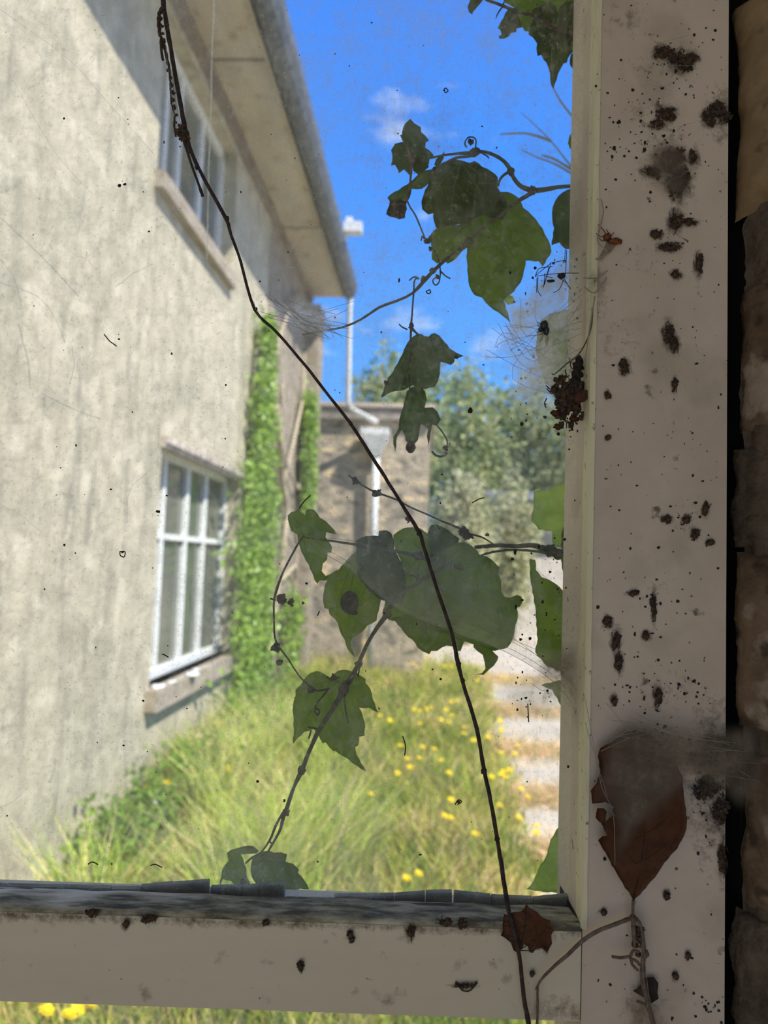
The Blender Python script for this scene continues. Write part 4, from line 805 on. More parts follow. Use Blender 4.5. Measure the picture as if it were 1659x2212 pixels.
leaf(v5, A4([(940,480),(1000,450),(1100,430),(1200,430),(1210,370),(1310,365),(1360,400),(1385,480),(1390,600),(1450,700),(1510,820),(1535,950),(1530,1100),(1480,1240),(1400,1240),(1250,1200),(1100,1100),(960,900),(940,700)]), .502, GL_TEAL, 'bluish leaf behind the web', seed=32, amp=.003)
leaf(v5, A5([(150,180),(250,110),(350,95),(450,110),(520,165),(540,300),(560,440),(500,800),(480,1100),(300,1130),(100,1100),(30,1050),(60,900),(200,700),(290,640),(270,540),(200,400),(160,280)]), .524, GL_BRT, 'yellow green leaf in the middle of the spray', seed=33, amp=.003, veins=[(A5([(460,350)])[0], A5([(200,180),(120,1050),(400,1080)]))])
leaf(v5, A5([(520,165),(560,70),(620,65),(700,100),(830,190),(870,220),(850,270),(780,430),(560,500)]), .528, GL_TEAL, seed=34, amp=.003)
leaf(v5, A5([(560,430),(650,350),(800,290),(850,260),(960,270),(1030,320),(1090,400),(1160,410),(1250,480),(1300,530),(1290,600),(1320,700),(1320,790),(1360,850),(1420,860),(1490,830),(1540,850),(1555,900),(1520,960),(1490,970),(1500,1060),(1470,1200),(1440,1320),(1390,1400),(1250,1440),(1050,1370),(900,1330),(700,1240),(500,1200),(480,1000),(480,800),(500,600)]), .507, GL_MID, 'large dark leaf at the right of the spray', seed=35, amp=.005, veins=[(A5([(600,460)])[0], A5([(1280,520),(1480,950),(900,1300),(520,1100)]))])
leaf(v5, A5([(130,1080),(200,1160),(260,1230),(310,1290),(350,1310),(410,1400),(460,1440),(540,1475),(560,1440),(620,1440),(680,1400),(730,1380),(790,1390),(850,1440),(880,1440),(910,1360),(930,1320),(900,1250),(600,1080),(300,1050)]), .518, GL_MID, 'leaf hanging lowest under the web edge', seed=36, amp=.003)
leaf(v5, A5([(1020,1340),(1020,1400),(1060,1440),(1120,1480),(1140,1560),(1150,1630),(1110,1680),(1030,1700),(1130,1700),(1190,1640),(1240,1600),(1280,1540),(1290,1500),(1200,1400)]), .515, GL_MID, seed=37, amp=.002)
leaf(v5, A6([(820,150),(870,100),(930,80),(1000,110),(1050,140),(1120,80),(1200,70),(1260,90),(1310,115),(1370,155),(1365,185),(1410,240),(1430,330),(1480,455),(1405,410),(1310,410),(1340,480),(1360,540),(1360,660),(1310,670),(1300,750),(1275,760),(1285,830),(1370,980),(1290,930),(1210,870),(1170,845),(1100,800),(1080,800),(1010,720),(985,730),(940,640),(900,600),(820,625),(760,680),(718,735),(725,600),(720,480),(715,400),(740,300),(740,250),(790,200)]), .506, GL_BRT, 'star-shaped leaf on the lower stem', seed=38, amp=.003, veins=[(A6([(1120,170)])[0], A6([(1330,940),(730,700),(1470,450),(760,260),(1340,150)]))])
leaf(v5, A6([(430,1700),(500,1690),(545,1710),(610,1705),(665,1725),(650,1790),(720,1810),(770,1860),(760,1890),(820,1960),(860,2035),(780,2030),(690,2050),(600,2040),(400,2000),(345,1920),(340,1830),(360,1750)]), .506, GL_MID, 'dark leaf touching the bottom putty', seed=39, amp=.003, veins=[(A6([(440,1720)])[0], A6([(850,2030),(640,1740),(400,1960)]))])
leaf(v5, A6([(210,1670),(280,1650),(360,1650),(410,1690),(400,1710),(300,1720),(250,1725),(300,1850),(300,1920),(340,2010),(230,2020),(160,1960),(130,1960),(90,1945),(60,2010),(80,1870),(140,1780),(125,1710),(160,1685)]), .512, GL_BRT, 'faded folded leaf at the bottom', seed=40, amp=.003)
stemm(v5, [(1300,1206),(1240,1200),(1215,1196),(1195,1192),(1170,1184),(1150,1178),(1115,1180),(1080,1178),(1050,1180),(1025,1182)], .532, [.0012,.0016,.0026,.0032,.0024,.0018,.0016,.0015,.0015,.0012], BARK, seed=9, knots=[(1190,1190,.0045),(1205,1196,.004)])
stemm(v5, [(1190,1196),(1150,1190),(1110,1188),(1080,1190),(1050,1196),(1030,1205),(990,1230)], .531, [.0014,.0009,.0009,.0009,.0008,.0007,.0006], BARKG)
stemm(v5, [(1000,1228),(965,1218),(925,1208),(905,1203),(870,1193),(836,1188),(790,1180),(740,1172),(690,1165),(652,1160)], .498, [.0014,.0013,.0015,.0014,.0011,.0012,.0009,.0008,.0007,.0005], BARK, seed=10, knots=[(903,1200,.003),(820,1170,.002)])
stemm(v5, [(960,1225),(930,1240),(905,1258),(870,1280),(842,1312),(830,1335),(815,1355),(795,1388),(775,1432),(760,1462),(742,1492),(720,1530),(700,1560),(685,1585),(665,1630),(652,1664),(635,1700),(620,1745)], .496, [.0010,.0012,.0014,.0012,.0014,.0018,.0014,.0013,.0014,.0019,.0022,.0016,.0015,.0016,.0013,.0017,.0012,.0014], BARK, seed=12, knots=[(840,1328,.0022),(775,1435,.0026),(742,1490,.0035),(652,1664,.0028),(617,1755,.0024)])
stemm(v5, [(620,1745),(613,1762),(606,1790),(595,1812),(580,1838)], .496, [.0014,.0013,.0010,.0008,.0007], BARK); stemm(v5, [(610,1757),(595,1785),(585,1810),(565,1840),(545,1852),(530,1865)], .497, [.0008,.0009,.0008,.0006,.0008,.0006], GREYBR)
stemm(v5, [(656,1160),(651,1163),(630,1200),(612,1235),(599,1270),(592,1300),(592,1340),(596,1385),(620,1420),(645,1458),(672,1485),(690,1492),(712,1486)], .494, [.0009,.0008,.0007,.0007,.0010,.0007,.0006,.0007,.0006,.0005,.0006,.0006,.0006], TWIG, seed=13)
for (x, y, r_, sd_) in ((608,1292,17,11),(628,1301,12,12),(597,1400,16,13),(604,1432,10,14),(672,1489,13,15),(722,1464,14,16),(748,1478,12,17),(655,1303,5,18),(524,1905,9,19)): curl(v5, x, y, r_, sd_, .493)
for pts in ([(712,1486),(698,1503),(684,1520),(680,1535),(686,1545),(690,1535),(680,1530)], [(745,1500),(744,1515),(747,1535),(752,1563)], [(705,1462),(716,1468),(735,1462)], [(686,1574),(676,1572),(665,1571)], [(672,1578),(667,1595)], [(905,1256),(897,1246),(886,1242)], [(900,1255),(905,1240)], [(583,1293),(596,1296)], [(777,1437),(773,1460),(768,1448)], [(588,1805),(583,1815),(586,1822)]):
    stemm(v5, pts, .493, .0006, TWIG, 'tendril', seed=pts[0][1])
v6 = empty('withered_tendril', P(880, 1100, .49), 'thin dead tendril with shrivelled buds crossing behind the long twig', 'tendril')
stemm(v6, [(752,1026),(770,1040),(800,1058),(825,1068),(858,1080),(885,1095),(920,1110),(955,1126),(990,1140),(1010,1152),(1040,1160),(1065,1175)], .488, [.0004,.0006,.0007,.0007,.0006,.0006,.0006,.0006,.0008,.0007,.0006,.0004], TWIG, seed=15)
for (x, y, r_, sd_) in ((769,1040,13,21),(814,1066,14,22),(1003,1150,17,23),(1012,1160,13,25),(882,1122,11,24),(1052,1155,6,26)): curl(v6, x, y, r_, sd_, .487)
v7 = empty('climbing_vine', P(1290, 1300, .50), 'green leaves pressed against the pane edge along the post', 'vine')
leaf(v7, A7([(90,240),(150,220),(180,230),(230,210),(340,160),(440,110),(620,80),(620,700),(440,700),(250,690),(240,600),(240,560),(130,550),(110,520),(65,470),(90,340)]), .545, GL_PALE, 'pale leaf above the branch', seed=50, amp=.004)
leaf(v7, A7([(320,560),(440,380),(620,350),(620,1080),(380,1060),(330,900),(310,790)]), .540, GL_MID, seed=51, amp=.003)
leaf(v7, A7([(55,790),(100,800),(105,880),(150,940),(210,960),(260,990),(330,1055),(420,1070),(620,1040),(620,1560),(470,1600),(330,1720),(200,1680),(100,1560),(120,1450),(100,1180),(60,950)]), .512, GL_BRT, 'broad bright leaf below the branch', seed=52, amp=.004, veins=[(A7([(420,1270)])[0], A7([(130,1560),(90,850),(300,1690)]))])
leaf(v7, A7([(150,1830),(260,1800),(340,1790),(600,1760),(600,2200),(415,2160),(320,2010),(240,1870)]), .520, GL_MID, seed=53, amp=.003)
leaf(v7, A8([(1395,760),(1370,850),(1310,910),(1270,980),(1240,1090),(1190,1170),(1160,1250),(1110,1310),(1250,1330),(1430,1335),(1600,1335),(1600,650),(1430,740)]), .500, GL_PALE, 'pale leaf in the bottom right corner of the pane', seed=54, amp=.002)  # pale material puts the light on this leaf into its colour
leaf(v7, A9([(1290,100),(1260,200),(1250,330),(1280,440),(1320,560),(1400,610),(1480,560),(1760,560),(1760,0),(1450,30),(1350,60)]), .505, GL_BRT, 'bright leaf beside the dead fly', seed=55, amp=.003)
stemm(v7, [(1290,1180),(1285,1300),(1288,1400),(1290,1520)], .505, .001, BARKG)
PSH = mat('pale_shoot', (.62,.66,.60), .8, transl=.4)
pv = empty('pale_shoots', P(1280, 400, .8), 'pale leafless shoots fanning up against the blue sky beside the post', 'shoots')
for k, pts in enumerate([[(1310,440),(1262,395),(1230,355),(1190,305),(1150,265),(1125,243)], [(1190,305),(1160,294),(1130,288),(1080,290)], [(1290,410),(1250,385),(1200,355),(1160,340),(1125,322)], [(1240,370),(1200,345),(1170,335)], [(1300,330),(1260,280),(1215,225),(1195,190)]]):
    stemm(pv, pts, .85, [.0017,.0015,.0012,.0009,.0006,.0004][:len(pts)], STEM, 'shoot', seed=k)

s = MB(); b_ = P(1318, 452, .85); s.tube([b_, P(1350,800,.85), Vector((b_.x+.03, .86, -.8)), Vector((b_.x+.05, .9, GZ-.03))], [.0024,.003,.005,.007], 7); build('stem', s, STEM, pv)
for o_ in list(pv.children): o_.data.materials[0] = PSH
# snail on the bright leaf
sn = empty('snail', P(755, 1300, .500), 'dark oval snail shell stuck on the bright leaf', 'snail')
s = MB(); c0 = P(756, 1301, .5035); n_ = 18; vs = []; fs = []
for i in range(n_+1):
    for k in range(28):
        th = math.pi/2*i/n_; ph = 2*math.pi*k/28; r_ = math.sin(th)
        rib = 1+.05*math.cos(ph+9*r_)
        vs.append(c0+Vector((r_*math.cos(ph)*.0062*rib, -math.cos(th)*.0042*(1+.1*math.cos(11*r_+ph)), r_*math.sin(ph)*.0078*rib)))
for i in range(n_):
    for k in range(28): fs.append((i*28+k, (i+1)*28+k, (i+1)*28+(k+1)%28, i*28+(k+1)%28))
fs.append(tuple(n_*28+k for k in range(28))); s.add(vs, fs, 0, True); build('shell', s, SHELL, sn)
s = MB(); s.blob(c0+Vector((.002,.0005,-.007)), .0028, 3, .3, 1, 7, sq=(1.2,.4,.6)); build('foot', s, BR_GREY, sn)

# ------------------------------------------------------------------ indoors: twigs, webs, dead leaves, insects
tw = empty('long_dead_twig', P(1135, 2212, .425), 'long dark dead twig slanting right across the whole window', 'twig')
pts = [(318,-420),(335,-200),(352,0),(357,35),(368,100),(380,170),(392,235),(402,290),(412,325),(440,385),(488,472),(500,510),(520,565),(550,668),(600,720),(660,790),(700,842),(757,915),(812,1000),(850,1060),(905,1150),(915,1180),(945,1275),(975,1365),(990,1435),(1000,1475),(1030,1575),(1045,1660),(1060,1730),(1074,1812),(1085,1880),(1097,1960),(1108,2000),(1120,2055),(1125,2090),(1131,2150),(1140,2200),(1150,2260)]
k = len(pts); yy = [.447]*(k-9)+[.446,.438,.4265,.4215,.421]+[.4215]*4
rad = [.0015,.0016,.0016,.0015,.0014,.0014,.0014,.0016,.0012,.0011,.0012,.0009,.0009,.0009,.0009,.0009,.0009,.0010,.0011,.0010,.0012,.0011,.0011,.0011,.0013,.0011,.0012,.0012,.0012,.0012,.0013,.0013,.0012,.0011,.0011,.0012,.0013,.0013]
rad = (rad+[.0013]*4)[:k]
s = MB(); px_tube(s, pts, yy, rad, n=8, wob=1.2, seed=4)
for (x, y, r_) in ((402,288,.0022),(490,472,.0016),(552,668,.0013),(905,1150,.0017),(990,1435,.0018),(1000,1470,.0014),(1045,1665,.0017),(1074,1812,.0016),(757,915,.0013),(413,328,.0014),(425,362,.0012)): s.blob(P(x, y, .446), r_, x, .5, 1.3, 6)
build('stem', s, TWIG, tw)
s = MB(); px_tube(s, [(395,298),(404,325),(415,360),(428,395),(438,424)], .446, [.0010,.0008,.0008,.0008,.0011], n=7); build('side_twig', s, TWIG, tw)
s = MB(); rq = random.Random(3)
for (x0, y0, x1, y1, w_) in ((352,15,342,40,5),(342,40,345,75,5),(346,70,352,130,4),(352,90,366,150,4),(366,150,368,195,3),(368,195,378,250,2),(378,250,380,295,3),(380,280,398,296,5),(385,270,410,300,4),(358,30,366,70,3)):
    px_tube(s, [(x0,y0),((x0+x1)/2+rq.uniform(-3,3),(y0+y1)/2),(x1,y1)], .4455, [.0004*w_*.6,.0003*w_*.8,.0004*w_*.5], n=6, wob=4, seed=x0)
for q in range(16): s.blob(P(345+q*2.6+rq.uniform(-3,3), 40+q*16, .4455), .0008+.0006*rq.random(), q, .8, 2, 5)
for q in range(9): s.blob(P(383+rq.uniform(-7,20), 287+rq.uniform(-18,14), .4455), .0016, q, .8, 2, 6)
build('shredded_bark', s, DEBRIS, tw)
tt = [(352,25,384,290),(365,100,392,280),(372,160,395,285),(548,650,570,700)]
s = MB()
for a, b, c, d in tt: px_tube(s, [(a,b),((a+c)/2-4,(b+d)/2),(c,d)], .4445, .00013, n=4)
build('web_strand', s, THREAD, tw)
# scraps of stalk near the bottom right
bt = empty('dry_stalk', P(1400, 2212, .42), 'dry brown bent stalk leaning on the frame under the big dead leaf', 'stalk')
stemm(bt, [(1157,2138),(1170,2115),(1200,2085),(1225,2064),(1255,2035),(1290,2012),(1330,1996),(1360,1985),(1372,1984),(1382,1995),(1388,2020),(1390,2060),(1388,2110),(1396,2150),(1408,2200),(1420,2260)], .420, [.0005,.0007,.0009,.0010,.0011,.0011,.0011,.0012,.0011,.0009,.0010,.0013,.0015,.0016,.0015,.0012], GREYBR, seed=20, knots=[(1368,1984,.002),(1394,2060,.002),(1388,2045,.0016)])
stemm(bt, [(1161,2130),(1161,2170),(1160,2230)], .423, .0007, GREYBR); stemm(bt, [(1368,1990),(1369,2020),(1371,2045)], .4205, [.0013,.0012,.0009], GREYBR)
for pts in ([(1322,2066),(1340,2069),(1362,2066)],[(1362,2066),(1368,2054),(1380,2056)],[(1362,2068),(1366,2084),(1378,2096)],[(1360,2070),(1374,2076),(1382,2085)],[(1376,2162),(1390,2168),(1398,2175)]): stemm(bt, pts, .4195, .0008, GREYBR, 'tendril')
s = MB(); rq = random.Random(9)
for q in range(26): s.blob(P(1378+rq.uniform(-9,9), 2005+rq.uniform(0,60), .4215), .0009+rq.random()*.0008, q, .9, 2, 5)
build('crumbs', s, DEBRIS, bt)
bl = empty('dead_leaf', P(1368, 1940, .42), 'large dark brown dead leaf caught in web on the lower post', 'leaf', 'dead brown leaves on the frame')
build('blade', sheet(B1([(340,480),(400,450),(480,390),(560,370),(640,390),(720,450),(800,560),(850,650),(860,780),(885,950),(870,1020),(820,1110),(740,1200),(700,1270),(640,1340),(550,1435),(480,1330),(400,1190),(325,1060),(350,1035),(385,1030),(350,960),(310,920),(320,860),(360,860),(400,900),(430,850),(370,820),(290,830),(280,750),(320,700),(340,620),(325,540)]), .421, amp=.0035, seed=60, serr=.8, rag=2, veins=[(B1([(548,1430)])[0], B1([(600,420)])), ], holes=[(1318,1762,13,7)]), [BR_LEAF, BR_DARK], bl)
stemm(bl, [(1368,1944),(1367,1965),(1367,1984)], .4205, [.0009,.0008,.0009], GREYBR, 'leaf_stalk')
bl = empty('dead_leaf', P(1120, 2055, .42), 'small rust brown maple-like dead leaf on the rail corner', 'leaf', 'dead brown leaves on the frame')
build('blade', sheet(B2([(120,145),(150,155),(200,125),(270,120),(300,100),(320,50),(340,85),(420,130),(450,170),(530,200),(535,230),(565,290),(545,330),(545,360),(550,410),(505,470),(460,445),(400,460),(380,490),(350,485),(330,430),(300,415),(280,460),(230,485),(205,470),(180,400),(130,355),(92,335),(110,290),(105,240)]), .4255, amp=.0025, seed=61, serr=.5, rag=1.5, veins=[(B2([(250,470)])[0], B2([(320,80),(540,220),(130,170),(520,440)]))]), [BR_LEAF, BR_DARK], bl)
bl = empty('dead_leaf', P(1400, 2150, .42), 'smallest blackish curled leaf at the foot of the stalk', 'leaf', 'dead brown leaves on the frame')
build('blade', sheet(B2([(1400,715),(1460,710),(1500,760),(1490,850),(1505,900),(1430,950),(1390,900),(1330,870),(1275,830),(1310,820),(1340,780)]), .4255, amp=.003, seed=62, serr=.5, rag=2), [BR_DARK, BR_DARK], bl)

# cobweb sheets
def web(name, pts, Y, m_, label, amp=.004, threads=(), seed=0, grid=12, tilt=(0,0), tr=.00012, firm=(), fw=45):
    o = empty(name, P(*pts[0], Y if not callable(Y) else Y(*pts[0])), label, 'cobweb', 'cobwebs on the window')
    build('web_sheet', sheet(pts, Y, amp=amp, seed=seed, serr=0, grid=grid, tilt=tilt, thick=.00005, fade=(14, firm, fw)), m_, o)
    if threads:
        s = MB()
        for t in threads: px_tube(s, t, Y, tr, n=4, wob=1, seed=t[0][0])
        build('strand', s, THREAD, o)
    return o
rq = random.Random(12)
edge = [(655,1165),(700,1196),(745,1222),(785,1256),(850,1310),(905,1338),(950,1354),(1020,1380),(1060,1394),(1115,1420),(1165,1450),(1205,1482),(1235,1520),(1248,1560)]
web('cobweb', edge+[(1262,1560),(1262,1440),(1235,1395),(1180,1370),(1140,1330),(1120,1270),(1080,1200),(1030,1160),(960,1130),(880,1122),(800,1150),(720,1162)], .452, WEB, 'wide translucent web sheet sagging over the middle leaves', amp=.002, seed=1, grid=14, firm=[((1-t)*edge[i][0]+t*edge[i+1][0], (1-t)*edge[i][1]+t*edge[i+1][1]) for i in range(len(edge)-1) for t in (0,.2,.4,.6,.8)], fw=60,
    threads=[edge, [(x+6, y-9) for x, y in edge], [(x+14, y-22) for x, y in edge[2:]], [(660,1160),(800,1180),(1000,1300),(1245,1480)], [(850,1250),(1000,1330),(1150,1400),(1255,1440)], [(1195,1480),(1175,1492),(1150,1478)], [(1262,1400),(1250,1500),(1262,1580)]], tr=.00011)
web('cobweb', [(1040,640),(1085,690),(1065,740),(1090,800),(1100,860),(1150,900),(1210,910),(1262,880),(1262,540),(1200,545),(1150,600),(1110,640),(1075,650)], .4545, WEBL, 'grey web haze between the large leaf and the post', amp=.001, seed=2,
    threads=[[(1048+rq.uniform(0,120), 640+rq.uniform(0,160)), (1120+rq.uniform(-20,60), 760+rq.uniform(-60,60)), (1258, 700+rq.uniform(-80,180))] for _ in range(16)])
web('cobweb', [(560,640),(600,650),(660,640),(720,655),(760,672),(752,710),(700,735),(640,720),(590,700)], .4555, WEBL, 'pale torn web wisps where the gutter ends', amp=.001, seed=3,
    threads=[[(rq.uniform(560,640), rq.uniform(630,690)), (rq.uniform(640,690), rq.uniform(660,720)), (rq.uniform(700,770), rq.uniform(650,740))] for _ in range(22)])
web('cobweb', [(1205,1390),(1262,1380),(1262,1610),(1240,1570),(1210,1500),(1160,1470),(1150,1430)], .4505, WEBD, 'dusty web gathered where sheet meets the post', amp=.001, seed=4)
fib = [[(rq.uniform(1270,1400), rq.uniform(1500,1640)), (rq.uniform(1380,1500), rq.uniform(1560,1650)), (rq.uniform(1520,1659), rq.uniform(1540,1720))] for _ in range(12)]
web('cobweb', [(1290,1690),(1305,1600),(1340,1560),(1420,1555),(1500,1570),(1570,1560),(1640,1560),(1659,1700),(1600,1760),(1560,1720),(1500,1690),(1440,1760),(1390,1790),(1330,1880),(1320,1780)], .4145, WEBD, 'thick dusty web draped over the big dead leaf and post', amp=.002, seed=5, grid=12,
    threads=fib+[[(1262,1500),(1285,1620),(1300,1700),(1325,1760),(1328,1870)],[(1264,1560),(1290,1650),(1312,1720)],[(1340,1555),(1400,1580),(1470,1640)]], tr=.00015)
web('cobweb', [(1262,560),(1300,590),(1312,600),(1290,640),(1270,720),(1262,790),(1255,700)], .4235, WEBD, 'small brown web tuft on the inner bead halfway up', amp=.001, seed=6,
    threads=[[(1300,480),(1290,520),(1312,545),(1288,560)],[(1260,600),(1290,600),(1312,585)],[(1262,790),(1275,700),(1285,640)],[(1298,430),(1303,460),(1292,500)],[(1262,620),(1285,632),(1310,600)]], tr=.0004)
web('cobweb', [(1390,330),(1420,300),(1470,300),(1505,330),(1500,390),(1490,430),(1460,440),(1400,400)], .4255, WEBD, 'grimy web mesh holding dirt on the upper post', amp=.001, seed=7,
    threads=[[(rq.uniform(1380,1420), 90+q*40+rq.uniform(-30,30)), (rq.uniform(1400,1460), 90+q*40+rq.uniform(-30,30)), (rq.uniform(1450,1500), 90+q*40+rq.uniform(-30,30))] for q in range(8)], tr=.00009)
web('cobweb', [(1375,2130),(1400,2100),(1410,2160),(1440,2190),(1450,2240),(1345,2240),(1350,2170)], .4175, WEBD, 'yellowed web shred around the foot of the dry stalk', amp=.001, seed=8, threads=[[(1385,2050),(1395,2150),(1412,2240)],[(1392,2060),(1402,2150),(1425,2240)]])

STR = veil('pale_strand', (1.0,.98,.90), .05, .22, 120, fine=[(500, .45, .75, 0, .15)], transl=.9)
st = empty('cobweb', P(460, 0, .4555), 'faint pale web threads hanging down over the house wall', 'cobweb', 'cobwebs on the window')
rs_ = random.Random(31)
for pts, r_ in [([(463,-20),(458,120),(455,260),(450,400),(447,560)], .0008), ([(0,470),(60,525),(110,575),(170,640)], .0006), ([(0,20),(150,130),(240,230),(330,330)], .0003), ([(0,610),(80,640),(120,690),(140,740)], .0004), ([(90,850),(150,880),(218,905)], .0005), ([(155,745),(160,790),(150,830)], .0004), ([(0,1090),(40,1110),(90,1150)], .0003), ([(20,160),(120,330),(200,420)], .00025), ([(250,620),(290,590),(330,570)], .0004), ([(330,1010),(280,1060),(275,1130)], .0003), ([(40,700),(60,780),(65,840)], .0007), ([(0,560),(30,600),(45,660)], .0005), ([(60,1700),(30,1730),(0,1745)], .0003), ([(120,1640),(114,1670),(106,1690)], .0009)]:
    s = MB(); px_tube(s, pts, .4562, r_, n=5, wob=2, seed=pts[0][1]); build('strand', s, STR, st)
# clumps of dirt on the post, each its own
def clump(x, y, rx, ry, seed, label, Y=.4285, m_=None):
    s = MB(); rq = random.Random(seed); n_ = int(14+rx*ry/7); lob = [(rq.uniform(-.6,.6), rq.uniform(-.6,.6)) for _ in range(4)]
    for k in range(min(n_, 110)):
        a = rq.uniform(0,6.283); d = rq.random()**.6; lb_ = lob[k % 4]; px, py = x+rx*(lb_[0]+.62*d*math.cos(a)), y+ry*(lb_[1]+.62*d*math.sin(a))
        s.blob(P(px, py, Y-.0012*rq.random()), .0004+.0009*rq.random()**2*(1.2-d)+.0002, seed+k, 1.3, 2.2, 5, sq=(rq.uniform(.6,1.4),.5,rq.uniform(.6,1.4)))
    for k in range(5):
        a = rq.uniform(0,6.283); px_tube(s, [(x+rx*.3*math.cos(a), y+ry*.3*math.sin(a)), (x+rx*math.cos(a+.3), y+ry*math.sin(a+.3)), (x+rx*1.25*math.cos(a+.6), y+ry*1.25*math.sin(a+.6))], Y-.0005, .00022, n=4, wob=3, seed=seed+k)
    single('dirt_clump', s, m_ or DEBRIS, label, 'dirt clump', 'dirt clumps on the frame')
for q in POST_CLUMPS:
    clump(q[0], q[1], q[2], q[3], q[4], q[5])
for q in RAIL_CLUMPS:
    clump(*q)
s = MB(); px_tube(s, [(985,2122),(993,2132),(1000,2140),(1015,2140),(1026,2128),(1030,2122)], .4285, [.0007,.0006,.0004,.0004,.0005,.0008], n=6, wob=2, seed=2); single('dirt_squiggle', s, DEBRIS, 'dark U shaped squiggle on the rail face', 'dirt')
# the nest of debris on the bead
nst = empty('debris_nest', P(1262, 860, .44), 'brown crumbly clump of web and bark bits stuck to the inner bead', 'debris')
s = MB(); rq = random.Random(8)
for k in range(170):
    x, y = 1228+rq.gauss(0,15), 862+rq.gauss(0,22)
    if x > 1262: x = 1262-rq.random()*20
    s.blob(P(x, y, .449-.004*rq.random()), .0007+.0015*rq.random(), k, 1.0, 1.8, 5)
for k in range(26):
    x, y = 1228+rq.gauss(0,16), 862+rq.gauss(0,22); a = rq.uniform(0,6.3); px_tube(s, [(x,y),(x+10*math.cos(a),y+10*math.sin(a)),(x+22*math.cos(a+.4),y+20*math.sin(a+.4))], .446, .0004, n=5, wob=2, seed=k)
build('crumbs', s, DEBRIS, nst)
s = MB(); 
for (x, y, r_) in ((1248,790,.0032),(1246,808,.0034),(1243,828,.0034),(1250,775,.0022)): s.blob(P(x, y, .447), r_, x, .6, 1.2, 8)
build('dark_plug', s, SPECK, nst)
build('husk', sheet([(1236,868),(1250,845),(1272,842),(1278,852),(1262,868),(1248,872)], .436, amp=.002, seed=3), [BR_LEAF, BR_DARK], nst)
for k in range(3):
    x, y = [(1206,922),(1200,893),(1240,905)][k]; s = MB(); s.blob(P(x, y, .445), .0022, k, .5, 1.5, 7, sq=(1.3,.6,.8)); build('husk', s, BR_LEAF, nst)
# twig that leans on the bead above the nest
s = MB(); px_tube(s, [(1280,665),(1278,700),(1268,735),(1250,765),(1225,785),(1198,808),(1192,806)], [.424,.424,.427,.44,.447,.449,.449], [.0006,.0006,.0005,.0005,.0005,.0004,.0004], n=5); single('bead_twig', s, GREYBR, 'thin hooked twig bent over the bead above the debris nest', 'twig')
# insects
fl = empty('dead_fly', P(1178, 705, .452), 'black dead fly on the pane left of the bright leaf', 'fly')
s = MB(); s.blob(P(1175, 703, .452), .0030, 1, .2, 1, 8, sq=(.9,.8,1.0)); s.blob(P(1180, 715, .452), .0024, 2, .2, 1, 8, sq=(.8,.8,1.2)); s.blob(P(1168, 712, .452), .0016, 2, .1, 1, 7); build('body', s, FLY, fl)
build('wing', sheet([(1172,716),(1168,730),(1163,741),(1170,738),(1177,722)], .452, amp=.001, seed=2, serr=0, grid=5), WING, fl); build('wing', sheet([(1180,720),(1177,740),(1182,748),(1186,732),(1185,718)], .452, amp=.001, seed=3, serr=0, grid=5), WING, fl)
for pts in ([(1168,700),(1162,696),(1163,706)],[(1170,712),(1162,718),(1158,716)],[(1172,720),(1166,724)]):
    s = MB(); px_tube(s, pts, .451, .0002, n=4); build('leg', s, FLY, fl)
cf = empty('dead_crane_fly', P(1205, 605, .452), 'tangle of long thin legs of a dead crane fly on the pane', 'insect')
s = MB(); s.blob(P(1213, 596, .4525), .0020, 1, .3, 1, 7, sq=(1.3,.7,.9)); s.blob(P(1190, 607, .4525), .0012, 1, .3, 1, 7, sq=(2.2,.7,.7)); build('body', s, SPECK, cf)
for pts in ([(1224,540),(1223,565),(1222,592)],[(1221,538),(1220,560)],[(1250,590),(1222,590),(1190,592),(1156,597)],[(1222,562),(1190,568),(1188,570),(1156,596)],[(1190,570),(1176,612),(1174,620)],[(1186,576),(1180,600),(1176,615)],[(1156,598),(1165,580),(1194,576)],[(1218,600),(1226,615),(1233,624)],[(1218,603),(1208,625),(1195,632)],[(1175,616),(1177,590)],[(1160,600),(1159,632)],[(1162,598),(1162,628),(1170,640)],[(1210,602),(1226,612)],[(1193,600),(1176,596)]):
    s = MB(); px_tube(s, pts, .4515, .00022, n=4); build('leg', s, SPECK, cf)
ws = empty('dead_wasp', P(1318, 516, .427), 'orange brown dead wasp in web beside the inner bead', 'wasp')
s = MB(); s.blob(P(1312, 512, .4275), .0024, 1, .3, 1, 8, sq=(1,.8,.9)); s.blob(P(1328, 521, .4275), .0021, 2, .3, 1, 8, sq=(1.9,.8,.9)); s.blob(P(1340, 523, .4275), .0011, 2, .2, 1, 6); build('body', s, WASP, ws)
build('wing', sheet([(1312,520),(1330,530),(1322,542),(1302,556),(1292,560)], .428, amp=.001, seed=2, serr=0, grid=6), WING, ws)
for pts in ([(1310,508),(1302,495),(1292,485)],[(1308,512),(1296,510),(1288,504)],[(1310,518),(1300,520),(1294,514)],[(1316,506),(1310,496)],[(1320,510),(1326,502)]):
    s = MB(); px_tube(s, pts, .4265, .00028, n=4); build('leg', s, WASP, ws)
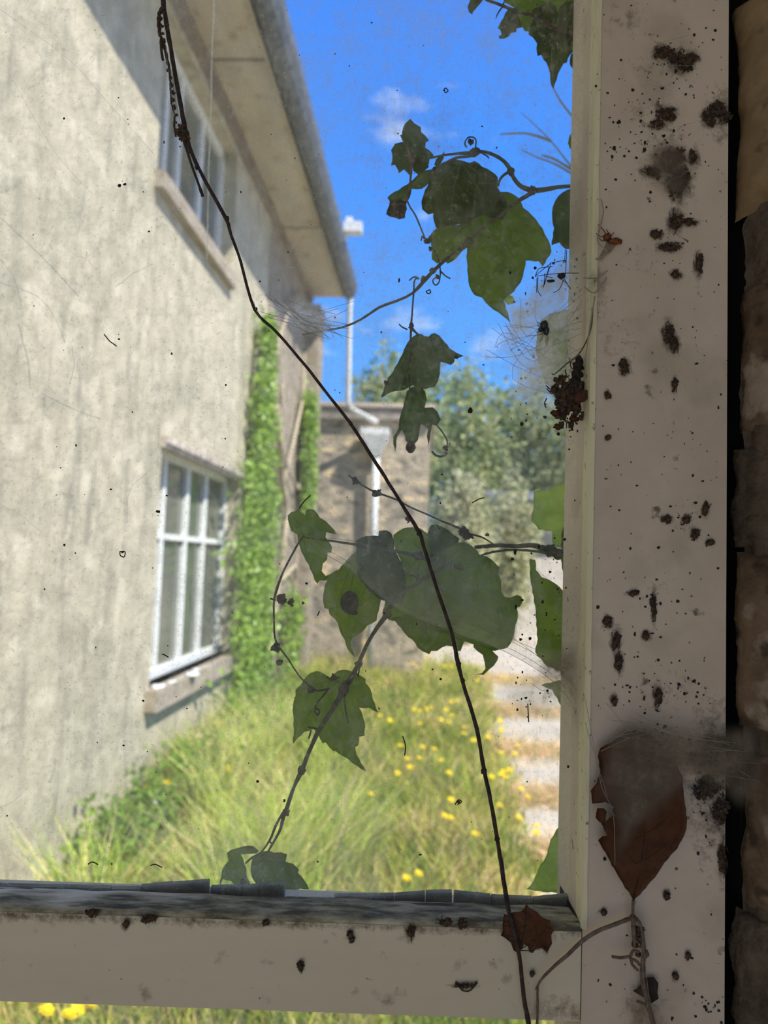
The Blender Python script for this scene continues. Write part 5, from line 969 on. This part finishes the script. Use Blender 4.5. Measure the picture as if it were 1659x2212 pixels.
# specks nobody could count
rq = random.Random(77); s = MB()
def speck(x, y, Y, r): s.blob(P(x, y, Y), r, rq.random()*50, .7, 1.5, 4, sq=(rq.uniform(.7,1.6), .5, rq.uniform(.7,1.6)))
for k in range(150): speck(rq.uniform(1285,1560), rq.uniform(-10,2212), .4293, .0003+.0005*rq.random()**2)
for (cx, cy, sx, sy, n_) in ((1450,160,60,60,26),(1400,260,60,50,34),(1440,330,60,50,30),(1460,540,40,30,16),(1470,1130,50,50,20),(1400,1270,60,40,16),(1450,1480,75,45,46),(1430,1600,50,40,22),(1540,1690,28,60,70),(1535,2180,16,25,16),(1330,330,25,20,8)):
    for k in range(n_): speck(min(1562, cx+rq.gauss(0,1)*sx*.7), cy+rq.gauss(0,1)*sy*.7, .4293, .00025+.0007*rq.random()**2)
single('post_specks', s, SPECK, 'countless tiny black droppings speckling the painted post', 'droppings', None, 'stuff')
s = MB()
for k in range(230): speck(rq.uniform(-5,1245), rq.uniform(-5,1900), .4585, .00022+.0004*rq.random()**3)
for k in range(130): speck(1255-abs(rq.gauss(0,80)), rq.uniform(560,960), .4585, .0003+.0006*rq.random()**2)
for k in range(60): speck(rq.uniform(1100,1255), rq.uniform(1150,1560), .4505, .0003+.0005*rq.random()**2)
for (x, y, r_) in ((258,401,.001),(270,398,.0007),(556,1688,.0008),(862,606,.0009),(265,1193,.0006),(990,1732,.0009),(908,1846,.0007),(342,1105,.0008),(952,1467,.0008),(1113,1192,.0012),(1016,886,.0011)): speck(x, y, .4585, r_)
for pts in ([(258,1192),(270,1192),(268,1203),(260,1200),(259,1192)],[(958,196),(962,190),(968,196),(962,200),(960,194)],[(225,722),(236,736),(244,742),(252,748)],[(983,1738),(990,1728),(997,1732),(988,1738)],[(350,1413),(356,1415),(364,1420)],[(920,630),(928,626),(930,632),(924,634),(920,629)],[(870,1590),(876,1612),(874,1632)],[(646,1098),(658,1082),(671,1070)],[(1020,1086),(1035,1078),(1046,1075)],[(190,1867),(200,1862),(212,1868)],[(325,1870),(335,1867),(350,1874)],[(1140,1520),(1142,1560)],[(690,1320),(686,1330)]):
    px_tube(s, pts, .4585, .00035, n=4, seed=pts[0][0])
single('pane_specks', s, SPECK, 'countless tiny specks and bristles stuck over the dusty pane', 'droppings', None, 'stuff')
